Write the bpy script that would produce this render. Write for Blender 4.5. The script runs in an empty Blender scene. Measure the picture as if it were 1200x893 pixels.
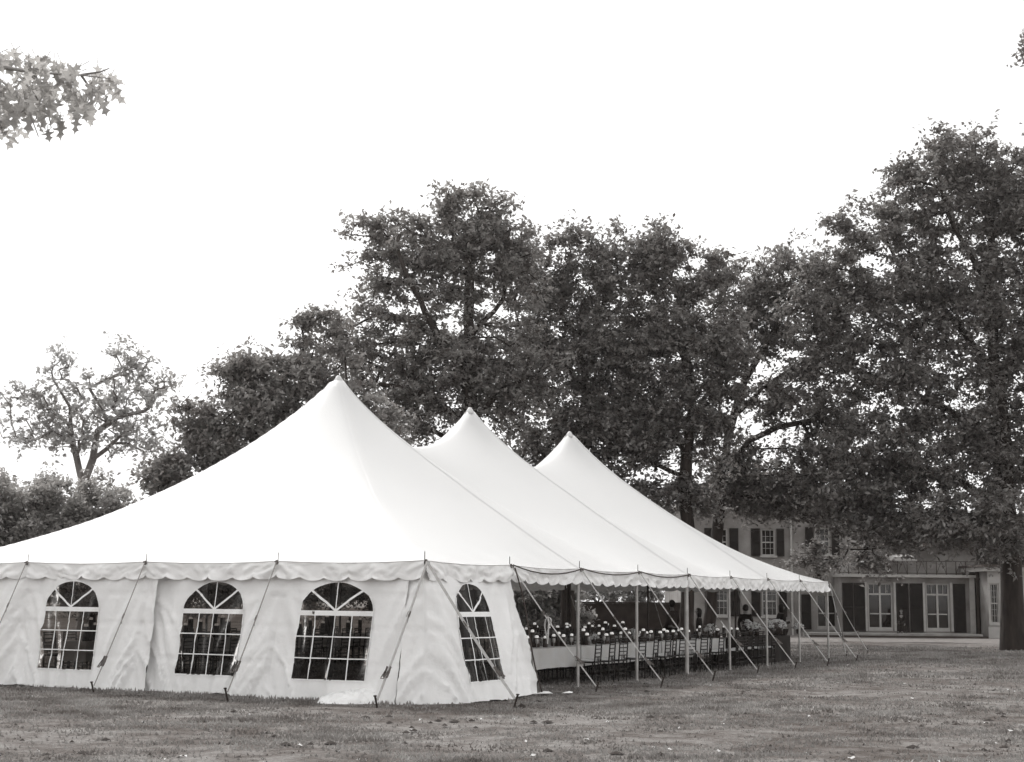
import bpy, bmesh, math, random
import numpy as np
from mathutils import Vector, Matrix, noise
from mathutils.geometry import delaunay_2d_cdt
random.seed(7); RNG = np.random.default_rng(11)
SC = bpy.context.scene
COL = SC.collection
PI = math.pi
# ------------------------------------------------------------------ camera
F, PIT, ROLL, CH = 1708.86, .1482, .0096, 1.757
W0, H0 = 1200., 893.
def ray(x, y):
    x -= 600; y -= 446.5
    c, s = math.cos(ROLL), math.sin(ROLL)
    X = x*c+y*s; Yd = -x*s+y*c
    return Vector((X, F*math.cos(PIT)+Yd*math.sin(PIT), F*math.sin(PIT)-Yd*math.cos(PIT)))
def atY(x, y, Y):
    d = ray(x, y); t = Y/d.y
    return Vector((d.x*t, Y, CH+d.z*t))
def ground_pt(x, y, z=0):
    d = ray(x, y); t = (z-CH)/d.z
    return Vector((d.x*t, d.y*t, z))
cam = bpy.data.objects.new('camera', bpy.data.cameras.new('camera')); COL.objects.link(cam)
c_, s_ = math.cos(ROLL), math.sin(ROLL)
r0 = Vector((1,0,0)); u0 = Vector((0,-math.sin(PIT),math.cos(PIT))); f0 = Vector((0,math.cos(PIT),math.sin(PIT)))
up = u0*c_-r0*s_; rt = r0*c_+u0*s_
cam.matrix_world = Matrix.Translation((0,0,CH)) @ Matrix((rt, up, -f0)).transposed().to_4x4()
cam.data.sensor_width = 36; cam.data.lens = F*36/1200
cam.data.clip_start = .1; cam.data.clip_end = 2000
SC.camera = cam
# ------------------------------------------------------------------ materials
def tone(g):
    e = math.exp(-g/.085)
    if g > .5: return (g*1.008, g*1.002, g*.992, 1)
    return (g*(1.03+.36*e), g*(1.0-.01*e), g*(.965-.16*e), 1)
def mat(name, g, rough=.7, var=0, scale=5, bump=0, bscale=30, metallic=0, transl=0, g2=None, spec=.3, detail=4, stretch=None):
    m = bpy.data.materials.new(name); m.use_nodes = True
    nt = m.node_tree; N = nt.nodes; L = nt.links
    p = N['Principled BSDF']; out = N['Material Output']
    p.inputs['Base Color'].default_value = tone(g); p.inputs['Roughness'].default_value = rough
    p.inputs['Metallic'].default_value = metallic; p.inputs['Specular IOR Level'].default_value = spec
    tc = N.new('ShaderNodeTexCoord'); src = tc.outputs['Object']
    if stretch:
        mp = N.new('ShaderNodeMapping'); mp.inputs['Scale'].default_value = stretch
        L.new(src, mp.inputs[0]); src = mp.outputs[0]
    if var or g2 is not None:
        n = N.new('ShaderNodeTexNoise'); n.inputs['Scale'].default_value = scale; n.inputs['Detail'].default_value = detail
        L.new(src, n.inputs['Vector'])
        r = N.new('ShaderNodeValToRGB'); r.color_ramp.elements[0].position = .32; r.color_ramp.elements[1].position = .68
        lo = g*(1-var) if g2 is None else g; hi = g*(1+var) if g2 is None else g2
        r.color_ramp.elements[0].color = tone(lo); r.color_ramp.elements[1].color = tone(hi)
        L.new(n.outputs[0], r.inputs[0]); L.new(r.outputs[0], p.inputs['Base Color'])
        colr = r.outputs[0]
    else: colr = None
    if bump:
        n = N.new('ShaderNodeTexNoise'); n.inputs['Scale'].default_value = bscale; n.inputs['Detail'].default_value = 6
        L.new(src, n.inputs['Vector'])
        b = N.new('ShaderNodeBump'); b.inputs['Strength'].default_value = bump; b.inputs['Distance'].default_value = .02
        L.new(n.outputs[0], b.inputs['Height']); L.new(b.outputs[0], p.inputs['Normal'])
    if transl:
        t = N.new('ShaderNodeBsdfTranslucent'); t.inputs[0].default_value = tone(min(.9, g*1.2))
        if colr: L.new(colr, t.inputs[0])
        x = N.new('ShaderNodeMixShader'); x.inputs[0].default_value = transl
        L.new(p.outputs[0], x.inputs[1]); L.new(t.outputs[0], x.inputs[2]); L.new(x.outputs[0], out.inputs[0])
    return m
M = {}
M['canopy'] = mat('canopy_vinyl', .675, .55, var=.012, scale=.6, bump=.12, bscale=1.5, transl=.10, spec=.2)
M['wallfab'] = mat('sidewall_vinyl', .89, .5, var=.03, scale=1.3, bump=.5, bscale=7, transl=.03, spec=.25)
M['web'] = mat('pale_webbing', .55, .8, var=.1, scale=20)
M['webdk'] = mat('grey_webbing', .30, .8, var=.1, scale=20)
M['pole'] = mat('aluminium_pole', .42, .45, var=.15, scale=4, metallic=.3)
M['wood'] = mat('dark_pole', .05, .7, var=.3, scale=8)
M['iron'] = mat('dark_iron', .03, .5, var=.3, scale=30, metallic=.3)
M['steel'] = mat('ratchet_steel', .14, .4, metallic=.5, var=.3, scale=50)
M['rope'] = mat('dark_rope', .045, .8)
M['cloth'] = mat('pale_tablecloth', .50, .8, var=.05, scale=3, bump=.2, bscale=12)
M['blackcloth'] = mat('black_tablecloth', .012, .8, bump=.2, bscale=12)
M['chair'] = mat('dark_chair_wood', .009, .45)
M['pad'] = mat('white_seat_pad', .6, .8)
M['glassy'] = mat('smoky_vase_glass', .035, .12, spec=.5, var=.4, scale=14)
M['candle'] = mat('candle_wax_added_glow', .88, .5)
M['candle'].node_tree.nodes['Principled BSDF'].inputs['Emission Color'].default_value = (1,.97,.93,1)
M['candle'].node_tree.nodes['Principled BSDF'].inputs['Emission Strength'].default_value = .3  # glow added so the candle tops read bright white
M['petal'] = mat('white_petals', .82, .6, transl=.25)
M['bark'] = mat('tree_bark', .010, .9, bump=1.5, bscale=9, g2=.034, scale=6, stretch=(1,1,.18))
M['barkpale'] = mat('glare_pale_bark', .10, .9, bump=.8, bscale=10, g2=.20, scale=5, stretch=(1,1,.25))  # pale bark colour stands in for lens glare over the far-left tree
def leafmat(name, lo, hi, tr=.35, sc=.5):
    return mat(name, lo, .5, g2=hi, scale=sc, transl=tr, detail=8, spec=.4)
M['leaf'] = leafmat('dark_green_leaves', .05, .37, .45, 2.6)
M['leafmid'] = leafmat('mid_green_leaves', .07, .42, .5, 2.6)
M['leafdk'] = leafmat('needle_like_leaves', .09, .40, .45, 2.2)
M['leafpale'] = leafmat('pale_leaves', .30, .52, .6)  # paleness set to imitate the glare veil on the far-left tree
M['shrub'] = leafmat('glare_pale_shrub_leaves', .20, .50, .5, 1.6)  # raised tone carries the glare lying over the left shrubs
M['oak'] = leafmat('glare_pale_oak_leaves', .30, .46, .75, 3)  # lens flare painted in as a pale, very translucent leaf colour
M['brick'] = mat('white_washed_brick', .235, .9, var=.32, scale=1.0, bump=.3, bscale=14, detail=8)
M['bay'] = mat('painted_bay_wood', .42, .7, var=.1, scale=2)
M['trim'] = mat('painted_trim', .42, .6, var=.12, scale=3)
M['shutter'] = mat('dark_shutter', .011, .6, var=.3, scale=3)
M['pane'] = mat('dark_window_glass', .012, .06, spec=.6)
M['roof'] = mat('slate_roof', .07, .8, var=.3, scale=6)
M['stone'] = mat('terrace_stone', .30, .9, var=.2, scale=2, bump=.3)
M['stonedk'] = mat('stone_riser', .05, .9, var=.2, scale=2)
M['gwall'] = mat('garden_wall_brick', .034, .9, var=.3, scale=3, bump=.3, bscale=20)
M['skin'] = mat('skin', .25, .5)
M['hair'] = mat('dark_hair', .012, .5)
M['suit'] = mat('black_clothing', .014, .8)
M['shirt'] = mat('grey_shirt', .05, .8)
M['gravel'] = mat('pale_gravel', .15, .95, var=.25, scale=2.5, bump=.4, bscale=40, detail=10)
M['dryleaf'] = mat('fallen_leaf', .28, .8, g2=.65, scale=8)
M['clod'] = mat('earth_clod', .02, .95, var=.3, scale=20)
# vinyl window: clear sheet, see-through tint darkened to stand in for tent shade, part glossy
m = bpy.data.materials.new('shade_tinted_vinyl'); m.use_nodes = True; nt = m.node_tree; nt.nodes.clear()
o = nt.nodes.new('ShaderNodeOutputMaterial'); tr = nt.nodes.new('ShaderNodeBsdfTransparent'); tr.inputs[0].default_value = (.27,.25,.235,1)
gl = nt.nodes.new('ShaderNodeBsdfGlossy'); gl.inputs['Roughness'].default_value = .12; gl.inputs[0].default_value = (.8,.78,.76,1)
mx = nt.nodes.new('ShaderNodeMixShader'); fr = nt.nodes.new('ShaderNodeFresnel'); fr.inputs[0].default_value = 1.19
tc = nt.nodes.new('ShaderNodeTexCoord'); mp = nt.nodes.new('ShaderNodeMapping'); mp.inputs['Rotation'].default_value = (0,.6,0); mp.inputs['Scale'].default_value = (1,1,3.2)
nz = nt.nodes.new('ShaderNodeTexNoise'); nz.inputs['Scale'].default_value = 1.6; nz.inputs['Detail'].default_value = 5; nz.inputs['Distortion'].default_value = .8
bp = nt.nodes.new('ShaderNodeBump'); bp.inputs['Strength'].default_value = .4; bp.inputs['Distance'].default_value = .03
nt.links.new(tc.outputs['Object'], mp.inputs[0]); nt.links.new(mp.outputs[0], nz.inputs['Vector']); nt.links.new(nz.outputs[0], bp.inputs['Height'])
nt.links.new(bp.outputs[0], gl.inputs['Normal']); nt.links.new(bp.outputs[0], fr.inputs['Normal'])
nt.links.new(fr.outputs[0], mx.inputs[0]); nt.links.new(tr.outputs[0], mx.inputs[1]); nt.links.new(gl.outputs[0], mx.inputs[2]); nt.links.new(mx.outputs[0], o.inputs[0])
M['vinyl'] = m
# ------------------------------------------------------------------ helpers
def link(name, me, m=None, parent=None, smooth=False):
    o = bpy.data.objects.new(name, me); COL.objects.link(o)
    if m: me.materials.append(m)
    if parent: o.parent = parent
    if smooth:
        me.polygons.foreach_set('use_smooth', [True]*len(me.polygons))
    return o
def tag(o, label=None, cat=None, group=None, kind=None):
    if label: o['label'] = label
    if cat: o['category'] = cat
    if group: o['group'] = group
    if kind: o['kind'] = kind
    return o
def empty(name, loc=(0,0,0), rz=0):
    o = bpy.data.objects.new(name, None); COL.objects.link(o); o.location = loc; o.rotation_euler.z = rz; o.empty_display_size = .2
    return o
class MB:
    def __init__(s): s.v = []; s.f = []
    def add(s, vs, fs):
        n = len(s.v); s.v += [tuple(v) for v in vs]; s.f += [tuple(i+n for i in f) for f in fs]; return s
    def box(s, x0, x1, y0, y1, z0, z1):
        return s.add([(x0,y0,z0),(x1,y0,z0),(x1,y1,z0),(x0,y1,z0),(x0,y0,z1),(x1,y0,z1),(x1,y1,z1),(x0,y1,z1)],
              [(0,3,2,1),(4,5,6,7),(0,1,5,4),(1,2,6,5),(2,3,7,6),(3,0,4,7)])
    def tube(s, pts, r, n=8, cap=True):
        pts = [Vector(p) for p in pts]; rr = r if isinstance(r, (list,tuple)) else [r]*len(pts)
        base = len(s.v); prev = None
        for i, p in enumerate(pts):
            d = (pts[min(i+1,len(pts)-1)]-pts[max(i-1,0)])
            d = d.normalized() if d.length > 1e-9 else Vector((0,0,1))
            if prev is None:
                a = d.orthogonal().normalized()
            else:
                a = prev-d*prev.dot(d)
                a = a.normalized() if a.length > 1e-6 else d.orthogonal().normalized()
            prev = a; b = d.cross(a)
            for k in range(n):
                t = 2*PI*k/n; s.v.append(tuple(p+(a*math.cos(t)+b*math.sin(t))*rr[i]))
        for i in range(len(pts)-1):
            for k in range(n):
                k2 = (k+1)%n; s.f.append((base+i*n+k, base+i*n+k2, base+(i+1)*n+k2, base+(i+1)*n+k))
        if cap:
            s.f.append(tuple(base+k for k in reversed(range(n)))); s.f.append(tuple(base+(len(pts)-1)*n+k for k in range(n)))
        return s
    def strip(s, pts, w, side, th=.003):   # flat webbing
        pts = [Vector(p) for p in pts]; side = Vector(side).normalized()
        for i in range(len(pts)-1):
            a, b = pts[i], pts[i+1]; d = (b-a).normalized(); sd = (side-d*side.dot(d)).normalized(); n = d.cross(sd).normalized()*th
            q = [a-sd*w/2-n, a+sd*w/2-n, a+sd*w/2+n, a-sd*w/2+n]; r = [b-sd*w/2-n, b+sd*w/2-n, b+sd*w/2+n, b-sd*w/2+n]
            s.add(q+r, [(0,1,2,3),(7,6,5,4),(0,4,5,1),(1,5,6,2),(2,6,7,3),(3,7,4,0)])
        return s
    def lathe(s, prof, c=(0,0,0), n=12):
        base = len(s.v)
        for r, z in prof:
            for k in range(n):
                t = 2*PI*k/n; s.v.append((c[0]+r*math.cos(t), c[1]+r*math.sin(t), c[2]+z))
        for i in range(len(prof)-1):
            for k in range(n):
                k2 = (k+1)%n; s.f.append((base+i*n+k, base+i*n+k2, base+(i+1)*n+k2, base+(i+1)*n+k))
        s.f.append(tuple(base+k for k in reversed(range(n)))); s.f.append(tuple(base+(len(prof)-1)*n+k for k in range(n)))
        return s
    def mesh(s, name):
        me = bpy.data.meshes.new(name); me.from_pydata(s.v, [], s.f); me.update(); return me
    def build(s, name, m, parent=None, smooth=False): return link(name, s.mesh(name), m, parent, smooth)
def npmesh(name, V, Fq, smooth=False, nper=4):
    me = bpy.data.meshes.new(name); nv, nf = len(V), len(Fq)
    me.vertices.add(nv); me.vertices.foreach_set('co', V.astype(np.float32).ravel())
    me.loops.add(nf*nper); me.loops.foreach_set('vertex_index', Fq.astype(np.int32).ravel())
    me.polygons.add(nf); me.polygons.foreach_set('loop_start', np.arange(nf, dtype=np.int32)*nper)
    if smooth: me.polygons.foreach_set('use_smooth', np.ones(nf, dtype=bool))
    me.update(); me.validate(); return me
def grid_faces(na, nb):
    i, j = np.meshgrid(np.arange(na-1), np.arange(nb-1), indexing='ij'); k = (i*nb+j).ravel()
    return np.stack([k, k+nb, k+nb+1, k+1], 1)
# ------------------------------------------------------------------ world, sun, haze
SUN_AZ, SUN_EL = math.radians(-30), math.radians(48)     # azimuth from +Y (view), negative = left
w = bpy.data.worlds.new('World'); SC.world = w; w.use_nodes = True; nt = w.node_tree
bg = nt.nodes['Background']; sky = nt.nodes.new('ShaderNodeTexSky'); sky.sky_type = 'NISHITA'; sky.sun_disc = False
sky.sun_elevation = SUN_EL; sky.sun_rotation = SUN_AZ; sky.dust_density = 4; sky.air_density = 1.2
bw = nt.nodes.new('ShaderNodeRGBToBW'); nt.links.new(sky.outputs[0], bw.inputs[0])
cl = nt.nodes.new('ShaderNodeMix'); cl.data_type = 'FLOAT'; cl.inputs[0].default_value = .72; cl.inputs[3].default_value = 11.5
nt.links.new(bw.outputs[0], cl.inputs[2])                 # an even overcast layer over the clear sky
nt.links.new(cl.outputs[0], bg.inputs[0]); bg.inputs[1].default_value = .105
sd = bpy.data.lights.new('sun', 'SUN'); sd.energy = 2.6; sd.angle = math.radians(8); sd.color = (1,.99,.975)
so = bpy.data.objects.new('sun', sd); COL.objects.link(so)
sdir = Vector((math.sin(SUN_AZ)*math.cos(SUN_EL), math.cos(SUN_AZ)*math.cos(SUN_EL), math.sin(SUN_EL)))
so.rotation_euler = sdir.to_track_quat('Z', 'Y').to_euler(); so.location = (-30,10,40)
HAZE = .0004
if HAZE:
    hz = MB().box(-262,262,-262,262,-1.2,34).build('haze', None); tag(hz, kind='stuff')
    m = bpy.data.materials.new('haze_air'); m.use_nodes = True; nt = m.node_tree
    nt.nodes.remove(nt.nodes['Principled BSDF']); v_ = nt.nodes.new('ShaderNodeVolumePrincipled')
    v_.inputs['Color'].default_value = (1,.93,.88,1); v_.inputs['Density'].default_value = HAZE; v_.inputs['Anisotropy'].default_value = .78
    nt.links.new(v_.outputs[0], nt.nodes['Material Output'].inputs['Volume']); hz.data.materials.append(m)
vs = SC.view_settings; vs.view_transform = 'Standard'; vs.look = 'None'; vs.gamma = 1; vs.exposure = 0.26
SC.render.engine = 'CYCLES'; cy = SC.cycles; cy.use_denoising = True; cy.max_bounces = 6; cy.diffuse_bounces = 3
cy.transparent_max_bounces = 8; cy.volume_bounces = 0; cy.glossy_bounces = 2; cy.caustics_reflective = False; cy.caustics_refractive = False
cy.use_adaptive_sampling = True; cy.adaptive_threshold = .03; SC.render.use_persistent_data = False
# ------------------------------------------------------------------ tent frame of reference
C0 = Vector((-1.4402, 24.7152, 0)); TA = .488
TV = Vector((math.sin(TA), math.cos(TA), 0)); TU = Vector((-TV.y, TV.x, 0))
B = 3.048; LA, LB = 8*B, 4*B; HE = 2.38; HPK = 6.70
def T(a, b, z=0): return C0+TV*a+TU*b+Vector((0,0,z))
def onB(px, py, b):     # point of a sight line on the tent plane b
    d = ray(px, py); n = TU; t = (C0.dot(n)+b)/Vector((d.x,d.y,0)).dot(n)
    P = d*t; q = Vector((P.x,P.y,0))-C0; return q.dot(TV), P.z+CH
# ------------------------------------------------------------------ ground
def ground():
    xs = np.concatenate([np.linspace(-255,-34,18), np.linspace(-30,34,129), np.linspace(38,255,18)])
    ys = np.concatenate([np.linspace(-255,0,14), np.linspace(4,60,180), np.linspace(64,255,30)])
    X, Y = np.meshgrid(xs, ys, indexing='ij')
    Z = .022*np.sin(X*.9+np.sin(Y*.5))*np.sin(Y*.7)+.012*np.sin(X*2.3+1)*np.cos(Y*1.9)+RNG.normal(0,.006,X.shape)
    Z *= np.exp(-np.maximum(np.abs(X)-30,0)/10)*(Y<66)*(Y>2)
    V = np.stack([X,Y,Z-.01],-1).reshape(-1,3)
    o = link('lawn_ground', npmesh('lawn_ground', V, grid_faces(len(xs),len(ys)), True)); tag(o, kind='structure')
    m = bpy.data.materials.new('short_worn_lawn'); m.use_nodes = True; nt = m.node_tree; N = nt.nodes; L = nt.links; p = N['Principled BSDF']; p.inputs['Roughness'].default_value = .95
    p.inputs['Specular IOR Level'].default_value = .1
    tc = N.new('ShaderNodeTexCoord'); outs = []
    for sc, lo, hi, dt in ((.35,.40,.62,5),(2.2,.38,.62,6),(14,.3,.7,6)):
        n = N.new('ShaderNodeTexNoise'); n.inputs['Scale'].default_value = sc; n.inputs['Detail'].default_value = dt; L.new(tc.outputs['Object'], n.inputs['Vector'])
        r = N.new('ShaderNodeMapRange'); r.inputs[1].default_value = lo; r.inputs[2].default_value = hi; L.new(n.outputs[0], r.inputs[0]); outs.append(r.outputs[0])
    ad = N.new('ShaderNodeMath'); ad.operation = 'ADD'; L.new(outs[0], ad.inputs[0]); L.new(outs[1], ad.inputs[1])
    a2 = N.new('ShaderNodeMath'); a2.operation = 'MULTIPLY_ADD'; L.new(outs[2], a2.inputs[0]); a2.inputs[1].default_value = .9; L.new(ad.outputs[0], a2.inputs[2])
    r = N.new('ShaderNodeValToRGB'); L.new(a2.outputs[0], r.inputs[0])
    d = N.new('ShaderNodeMath'); d.operation = 'DIVIDE'; d.inputs[1].default_value = 2.9; L.new(a2.outputs[0], d.inputs[0]); L.new(d.outputs[0], r.inputs[0])
    e = r.color_ramp.elements; e[0].position = .15; e[0].color = tone(.07); e[1].position = .78; e[1].color = tone(.22)
    x = e.new(.45); x.color = tone(.13)
    L.new(r.outputs[0], p.inputs['Base Color'])
    b = N.new('ShaderNodeBump'); b.inputs['Strength'].default_value = .8; b.inputs['Distance'].default_value = .05; L.new(a2.outputs[0], b.inputs['Height']); L.new(b.outputs[0], p.inputs['Normal'])
    o.data.materials.append(m)
    return Z
ground()
def grass():
    n = 520000
    Y = 14+46*RNG.random(n)**1.55; X = (RNG.random(n)*2-1)*(Y*.42+5)
    # patchy density
    dens = .5+.3*np.sin(X*1.1+2*np.sin(Y*.45))*np.sin(Y*1.3+np.sin(X*.8))+.35*np.sin(X*.37+1.3*np.sin(Y*.31+1))*np.sin(Y*.52+2*np.sin(X*.29))+.2*np.sin(X*3.1+2*np.sin(Y*2.3))*np.sin(Y*3.7+X)
    dens = np.clip(dens,0,1); k = RNG.random(n) < .04+.96*dens**1.5; X = X[k]; Y = Y[k]; dens = dens[k]; n = len(X)
    q = np.stack([X,Y],1)-np.array(C0)[:2]; qa = q@np.array(TV)[:2]; qb = q@np.array(TU)[:2]; edge = np.exp(-((qa+.22)/.14)**2)*(qb > 0)*(qb < 12)
    h = (.012+.030*RNG.random(n)+.016*dens+.05*edge*RNG.random(n))*(1+.5*(Y>35)); w_ = .006+.010*RNG.random(n)+.0004*Y; a = RNG.random(n)*2*PI
    lx = RNG.normal(0,.018,n); ly = RNG.normal(0,.018,n)
    z0 = .022*np.sin(X*.9+np.sin(Y*.5))*np.sin(Y*.7)+.012*np.sin(X*2.3+1)*np.cos(Y*1.9)-.016
    p0 = np.stack([X-np.cos(a)*w_, Y-np.sin(a)*w_, z0],-1); p1 = np.stack([X+np.cos(a)*w_, Y+np.sin(a)*w_, z0],-1)
    p2 = np.stack([X+lx, Y+ly, z0+h+.006],-1)
    V = np.stack([p0,p1,p2],1).reshape(-1,3); Fq = np.arange(3*n).reshape(-1,3)
    o = link('grass', npmesh('grass', V, Fq, nper=3), mat('grass_blades', .12, .8, g2=.35, scale=1.1, transl=.25, detail=10, spec=.2)); tag(o, 'short worn grass covering the lawn', 'grass', kind='stuff')
grass()
def litter(name, n, m, smin, smax, label, cat, ylo=15, yhi=42, flat=True):
    V = []; Fq = []
    for i in range(n):
        Y = ylo+(yhi-ylo)*random.random()**1.4; X = random.uniform(-1,1)*Y*.35; s = random.uniform(smin,smax); a = random.random()*2*PI
        k = len(V); nn = 9
        V.append((X,Y,.03 if flat else .015+s*.09))
        for j in range(nn):
            t = a+2*PI*j/nn; r = s*random.uniform(.45,1.0)
            V.append((X+r*math.cos(t), Y+r*math.sin(t), (.012+random.uniform(0,.035)) if flat else -.01))
        for j in range(nn): Fq.append((k, k+1+j, k+1+(j+1)%nn))
    o = link(name, npmesh(name, np.array(V), np.array(Fq), nper=3), m); tag(o, label, cat, kind='stuff')
litter('fallen_leaves', 110, M['dryleaf'], .02, .06, 'pale dry leaves scattered over the lawn', 'leaves')
litter('earth_clods', 260, M['clod'], .02, .11, 'dark clods and divots scattered over the lawn', 'soil', flat=False)
# ------------------------------------------------------------------ TENT
tent = empty('pole_tent', T(LA/2, LB/2)); bpy.context.view_layer.update()
tag(tent, 'large white pole tent with three peaks and arched window walls on the lawn', 'tent')
TI = Matrix.Translation(-tent.location)
def tp(o): o.parent = tent; o.matrix_parent_inverse = TI; return o
prof_d = [0,.18,.56,1.04,1.5,2.4,2.84,3.69,4.53,5.33,6.096]
prof_z = [6.70,6.62,6.2,5.77,5.4,4.76,4.47,3.89,3.35,2.83,2.38]
rd_d = [0,.18,.45,.8,1.2,1.6,2.1,2.6,3.048]; rd_z = [6.70,6.60,6.32,6.05,5.85,5.70,5.56,5.48,5.45]
def canopy():
    na, nb = 161, 81; da = LA/(na-1)
    A = np.linspace(0,LA,na); Bb = np.linspace(0,LB,nb)
    Z = np.full((na,nb), HE); fix = np.zeros((na,nb), bool); tgt = np.zeros((na,nb))
    AA, BB = np.meshgrid(A, Bb, indexing='ij')
    # eave with a slight sag between poles
    sagA = .035*np.abs(np.sin(PI*A/B)); sagB = .035*np.abs(np.sin(PI*Bb/B))
    for j in (0,nb-1): fix[:,j] = True; tgt[:,j] = HE-sagA
    for i in (0,na-1): fix[i,:] = True; tgt[i,:] = HE-sagB
    for k in (40,80,120):
        fix[k,:] = True; tgt[k,:] = np.interp(np.abs(Bb-LB/2), prof_d, prof_z)
    mid = nb//2
    for i in range(na):
        d = min(abs(A[i]-q*6.096) for q in (1,2,3))
        if 6.09 <= A[i] <= 3*6.096+.01: fix[i,mid] = True; tgt[i,mid] = np.interp(d, rd_d, rd_z)
        elif 0 < i < na-1: fix[i,mid] = True; tgt[i,mid] = np.interp(d, prof_d, prof_z)
    for k in (60,100):
        zb_ = np.interp(np.abs(Bb-LB/2), prof_d, prof_z); fix[k,:] = True; tgt[k,:] = HE-.03*(np.abs(zb_-HE) < .01)+(5.45-HE)*((zb_-HE)/(6.7-HE))**1.13
    # hip belts towards the four corners
    for ci, sa in ((40,-1),(120,1)):
        for sb in (-1,1):
            for t in range(1,40):
                i, j = ci+sa*t, mid+sb*t
                fix[i,j] = True; tgt[i,j] = np.interp(t*da, prof_d, prof_z)-.55*math.sin(PI*t/40)
    Z = np.where(fix, tgt, 3.6)
    for it in range(5000):
        Zn = Z.copy(); Zn[1:-1,1:-1] = .25*(Z[2:,1:-1]+Z[:-2,1:-1]+Z[1:-1,2:]+Z[1:-1,:-2]); Z = np.where(fix, tgt, Zn)
    # soften everything but edge and peaks
    hard = np.zeros_like(fix); hard[[0,-1],:] = True; hard[:,[0,-1]] = True
    for k in (40,80,120): hard[k-1:k+2,mid-1:mid+2] = True
    for it in range(1):
        Zn = Z.copy(); Zn[1:-1,1:-1] = .25*(Z[2:,1:-1]+Z[:-2,1:-1]+Z[1:-1,2:]+Z[1:-1,:-2]); Z = np.where(hard, Z, .5*Z+.5*Zn)
    dE = np.minimum(np.minimum(AA,LA-AA), np.minimum(BB,LB-BB))
    rip = .012*np.exp(-dE/.7)*(np.sin(AA*7.1+np.sin(BB*3))*(np.minimum(BB,LB-BB)<np.minimum(AA,LA-AA))+np.sin(BB*7.3)*(np.minimum(BB,LB-BB)>=np.minimum(AA,LA-AA)))
    Z += rip*(dE>.01)
    P = np.array(C0)[None,None,:]+AA[...,None]*np.array(TV)+BB[...,None]*np.array(TU); P[...,2] = Z
    return tp(link('canopy', npmesh('canopy', P.reshape(-1,3), grid_faces(na,nb), True), M['canopy'])), Z
can, ZC = canopy()
def zc(a, b):
    i = min(159.999, max(0, a/LA*160)); j = min(79.999, max(0, b/LB*80)); i0, j0 = int(i), int(j); u, v = i-i0, j-j0
    return (ZC[i0,j0]*(1-u)*(1-v)+ZC[i0+1,j0]*u*(1-v)+ZC[i0,j0+1]*(1-u)*v+ZC[i0+1,j0+1]*u*v)
M['seam'] = mat('welded_seam', .60, .6); M['seamlt'] = mat('light_welded_seam', .685, .6)
def seam(pts, wd, m='seamlt'):
    mb = MB(); L_ = []
    for k,(a,b) in enumerate(pts):
        a1, b1 = pts[min(k+1,len(pts)-1)]; a0, b0 = pts[max(k-1,0)]; d = math.hypot(a1-a0,b1-b0); nx, ny = -(b1-b0)/d*wd/2, (a1-a0)/d*wd/2
        for sg in (1,-1):
            aa, bb = min(LA,max(0,a+nx*sg)), min(LB,max(0,b+ny*sg)); mb.v.append(tuple(T(aa,bb,zc(aa,bb)+.007)))
        if k: mb.f.append((2*k-2,2*k-1,2*k+1,2*k))
    tp(mb.build('seam', M[m], smooth=True))
for k in (1,2,3): seam([(6.096*k, .1*i) for i in range(0,122)], .055, 'seam')
for ca, sa in ((6.096,-1),(18.288,1)):
    for sb in (-1,1): seam([(ca+sa*.15*t, LB/2+sb*.15*t) for t in range(1,41)], .03)
def perim(side, s):     # side 0: long near (b=0), 1: far end (a=LA), 2: long far, 3: front (a=0); s along it
    if side == 0: return T(s,0), -TU
    if side == 1: return T(LA,s), TV
    if side == 2: return T(s,LB), TU
    return T(0,s), -TV
def fbm(x, y, z=0.): return noise.fractal(Vector((x,y,z)), 1.0, 2.0, 4)
for side, Ln in ((0,LA),(1,LB),(2,LA),(3,LB)):
    ns = int(Ln/.04); nz = 12; V = np.zeros((ns+1,nz,3))
    lobe = B/6
    for i in range(ns+1):
        s = Ln*i/ns; P, n = perim(side, s)
        sag = .035*abs(math.sin(PI*s/B))
        ph = (s/lobe)%1; hh = .245+.075*math.sqrt(max(0,math.sin(PI*ph)))+.02*fbm(s*.7,side*9.)
        gather = abs(math.sin(PI*s/B))
        for j in range(nz):
            t = j/(nz-1)
            sw_ = (s%B)/B-.5; off = .02*t+.075*t*fbm(s*1.9+sw_*t*2, t*.8, side*5.)+.045*math.sin(PI*min(1,t*1.1))*fbm(s*3.4+sw_*t*5, t*1.6, side*5.+3)+.012*t*math.cos(2*PI*ph)+.012; off = max(off,.004)
            Q = P+n*off; V[i,j] = (Q.x,Q.y,HE-sag+.004-hh*t)
    tp(link('valance', npmesh('valance', V.reshape(-1,3), grid_faces(ns+1,nz), True), M['wallfab']))
# eave hem (rope edge)
for side, Ln in ((0,LA),(3,LB),(1,LA and LB),(2,LA)):
    mb = MB(); pts = []
    for i in range(int(Ln/.2)+1):
        s = min(Ln, i*.2); P, n = perim(side, s); pts.append(P+n*.012+Vector((0,0,HE+.002-.035*abs(math.sin(PI*s/B)))))
    tp(mb.tube(pts, .012, 6).build('eave_hem', M['wallfab'], smooth=True))
# centre poles
for k in (1,2,3):
    o = tp(MB().lathe([(.06,0),(.06,6.62),(.045,6.72),(.012,6.76),(.012,6.9)], T(6.096*k, LB/2), 12).build('centre_pole', M['wood'], smooth=False))
    o = tp(MB().lathe([(.16,6.57),(.09,6.68),(.045,6.755),(.015,6.77)], T(6.096*k, LB/2), 16).build('peak_collar', M['canopy'], smooth=True))
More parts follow.
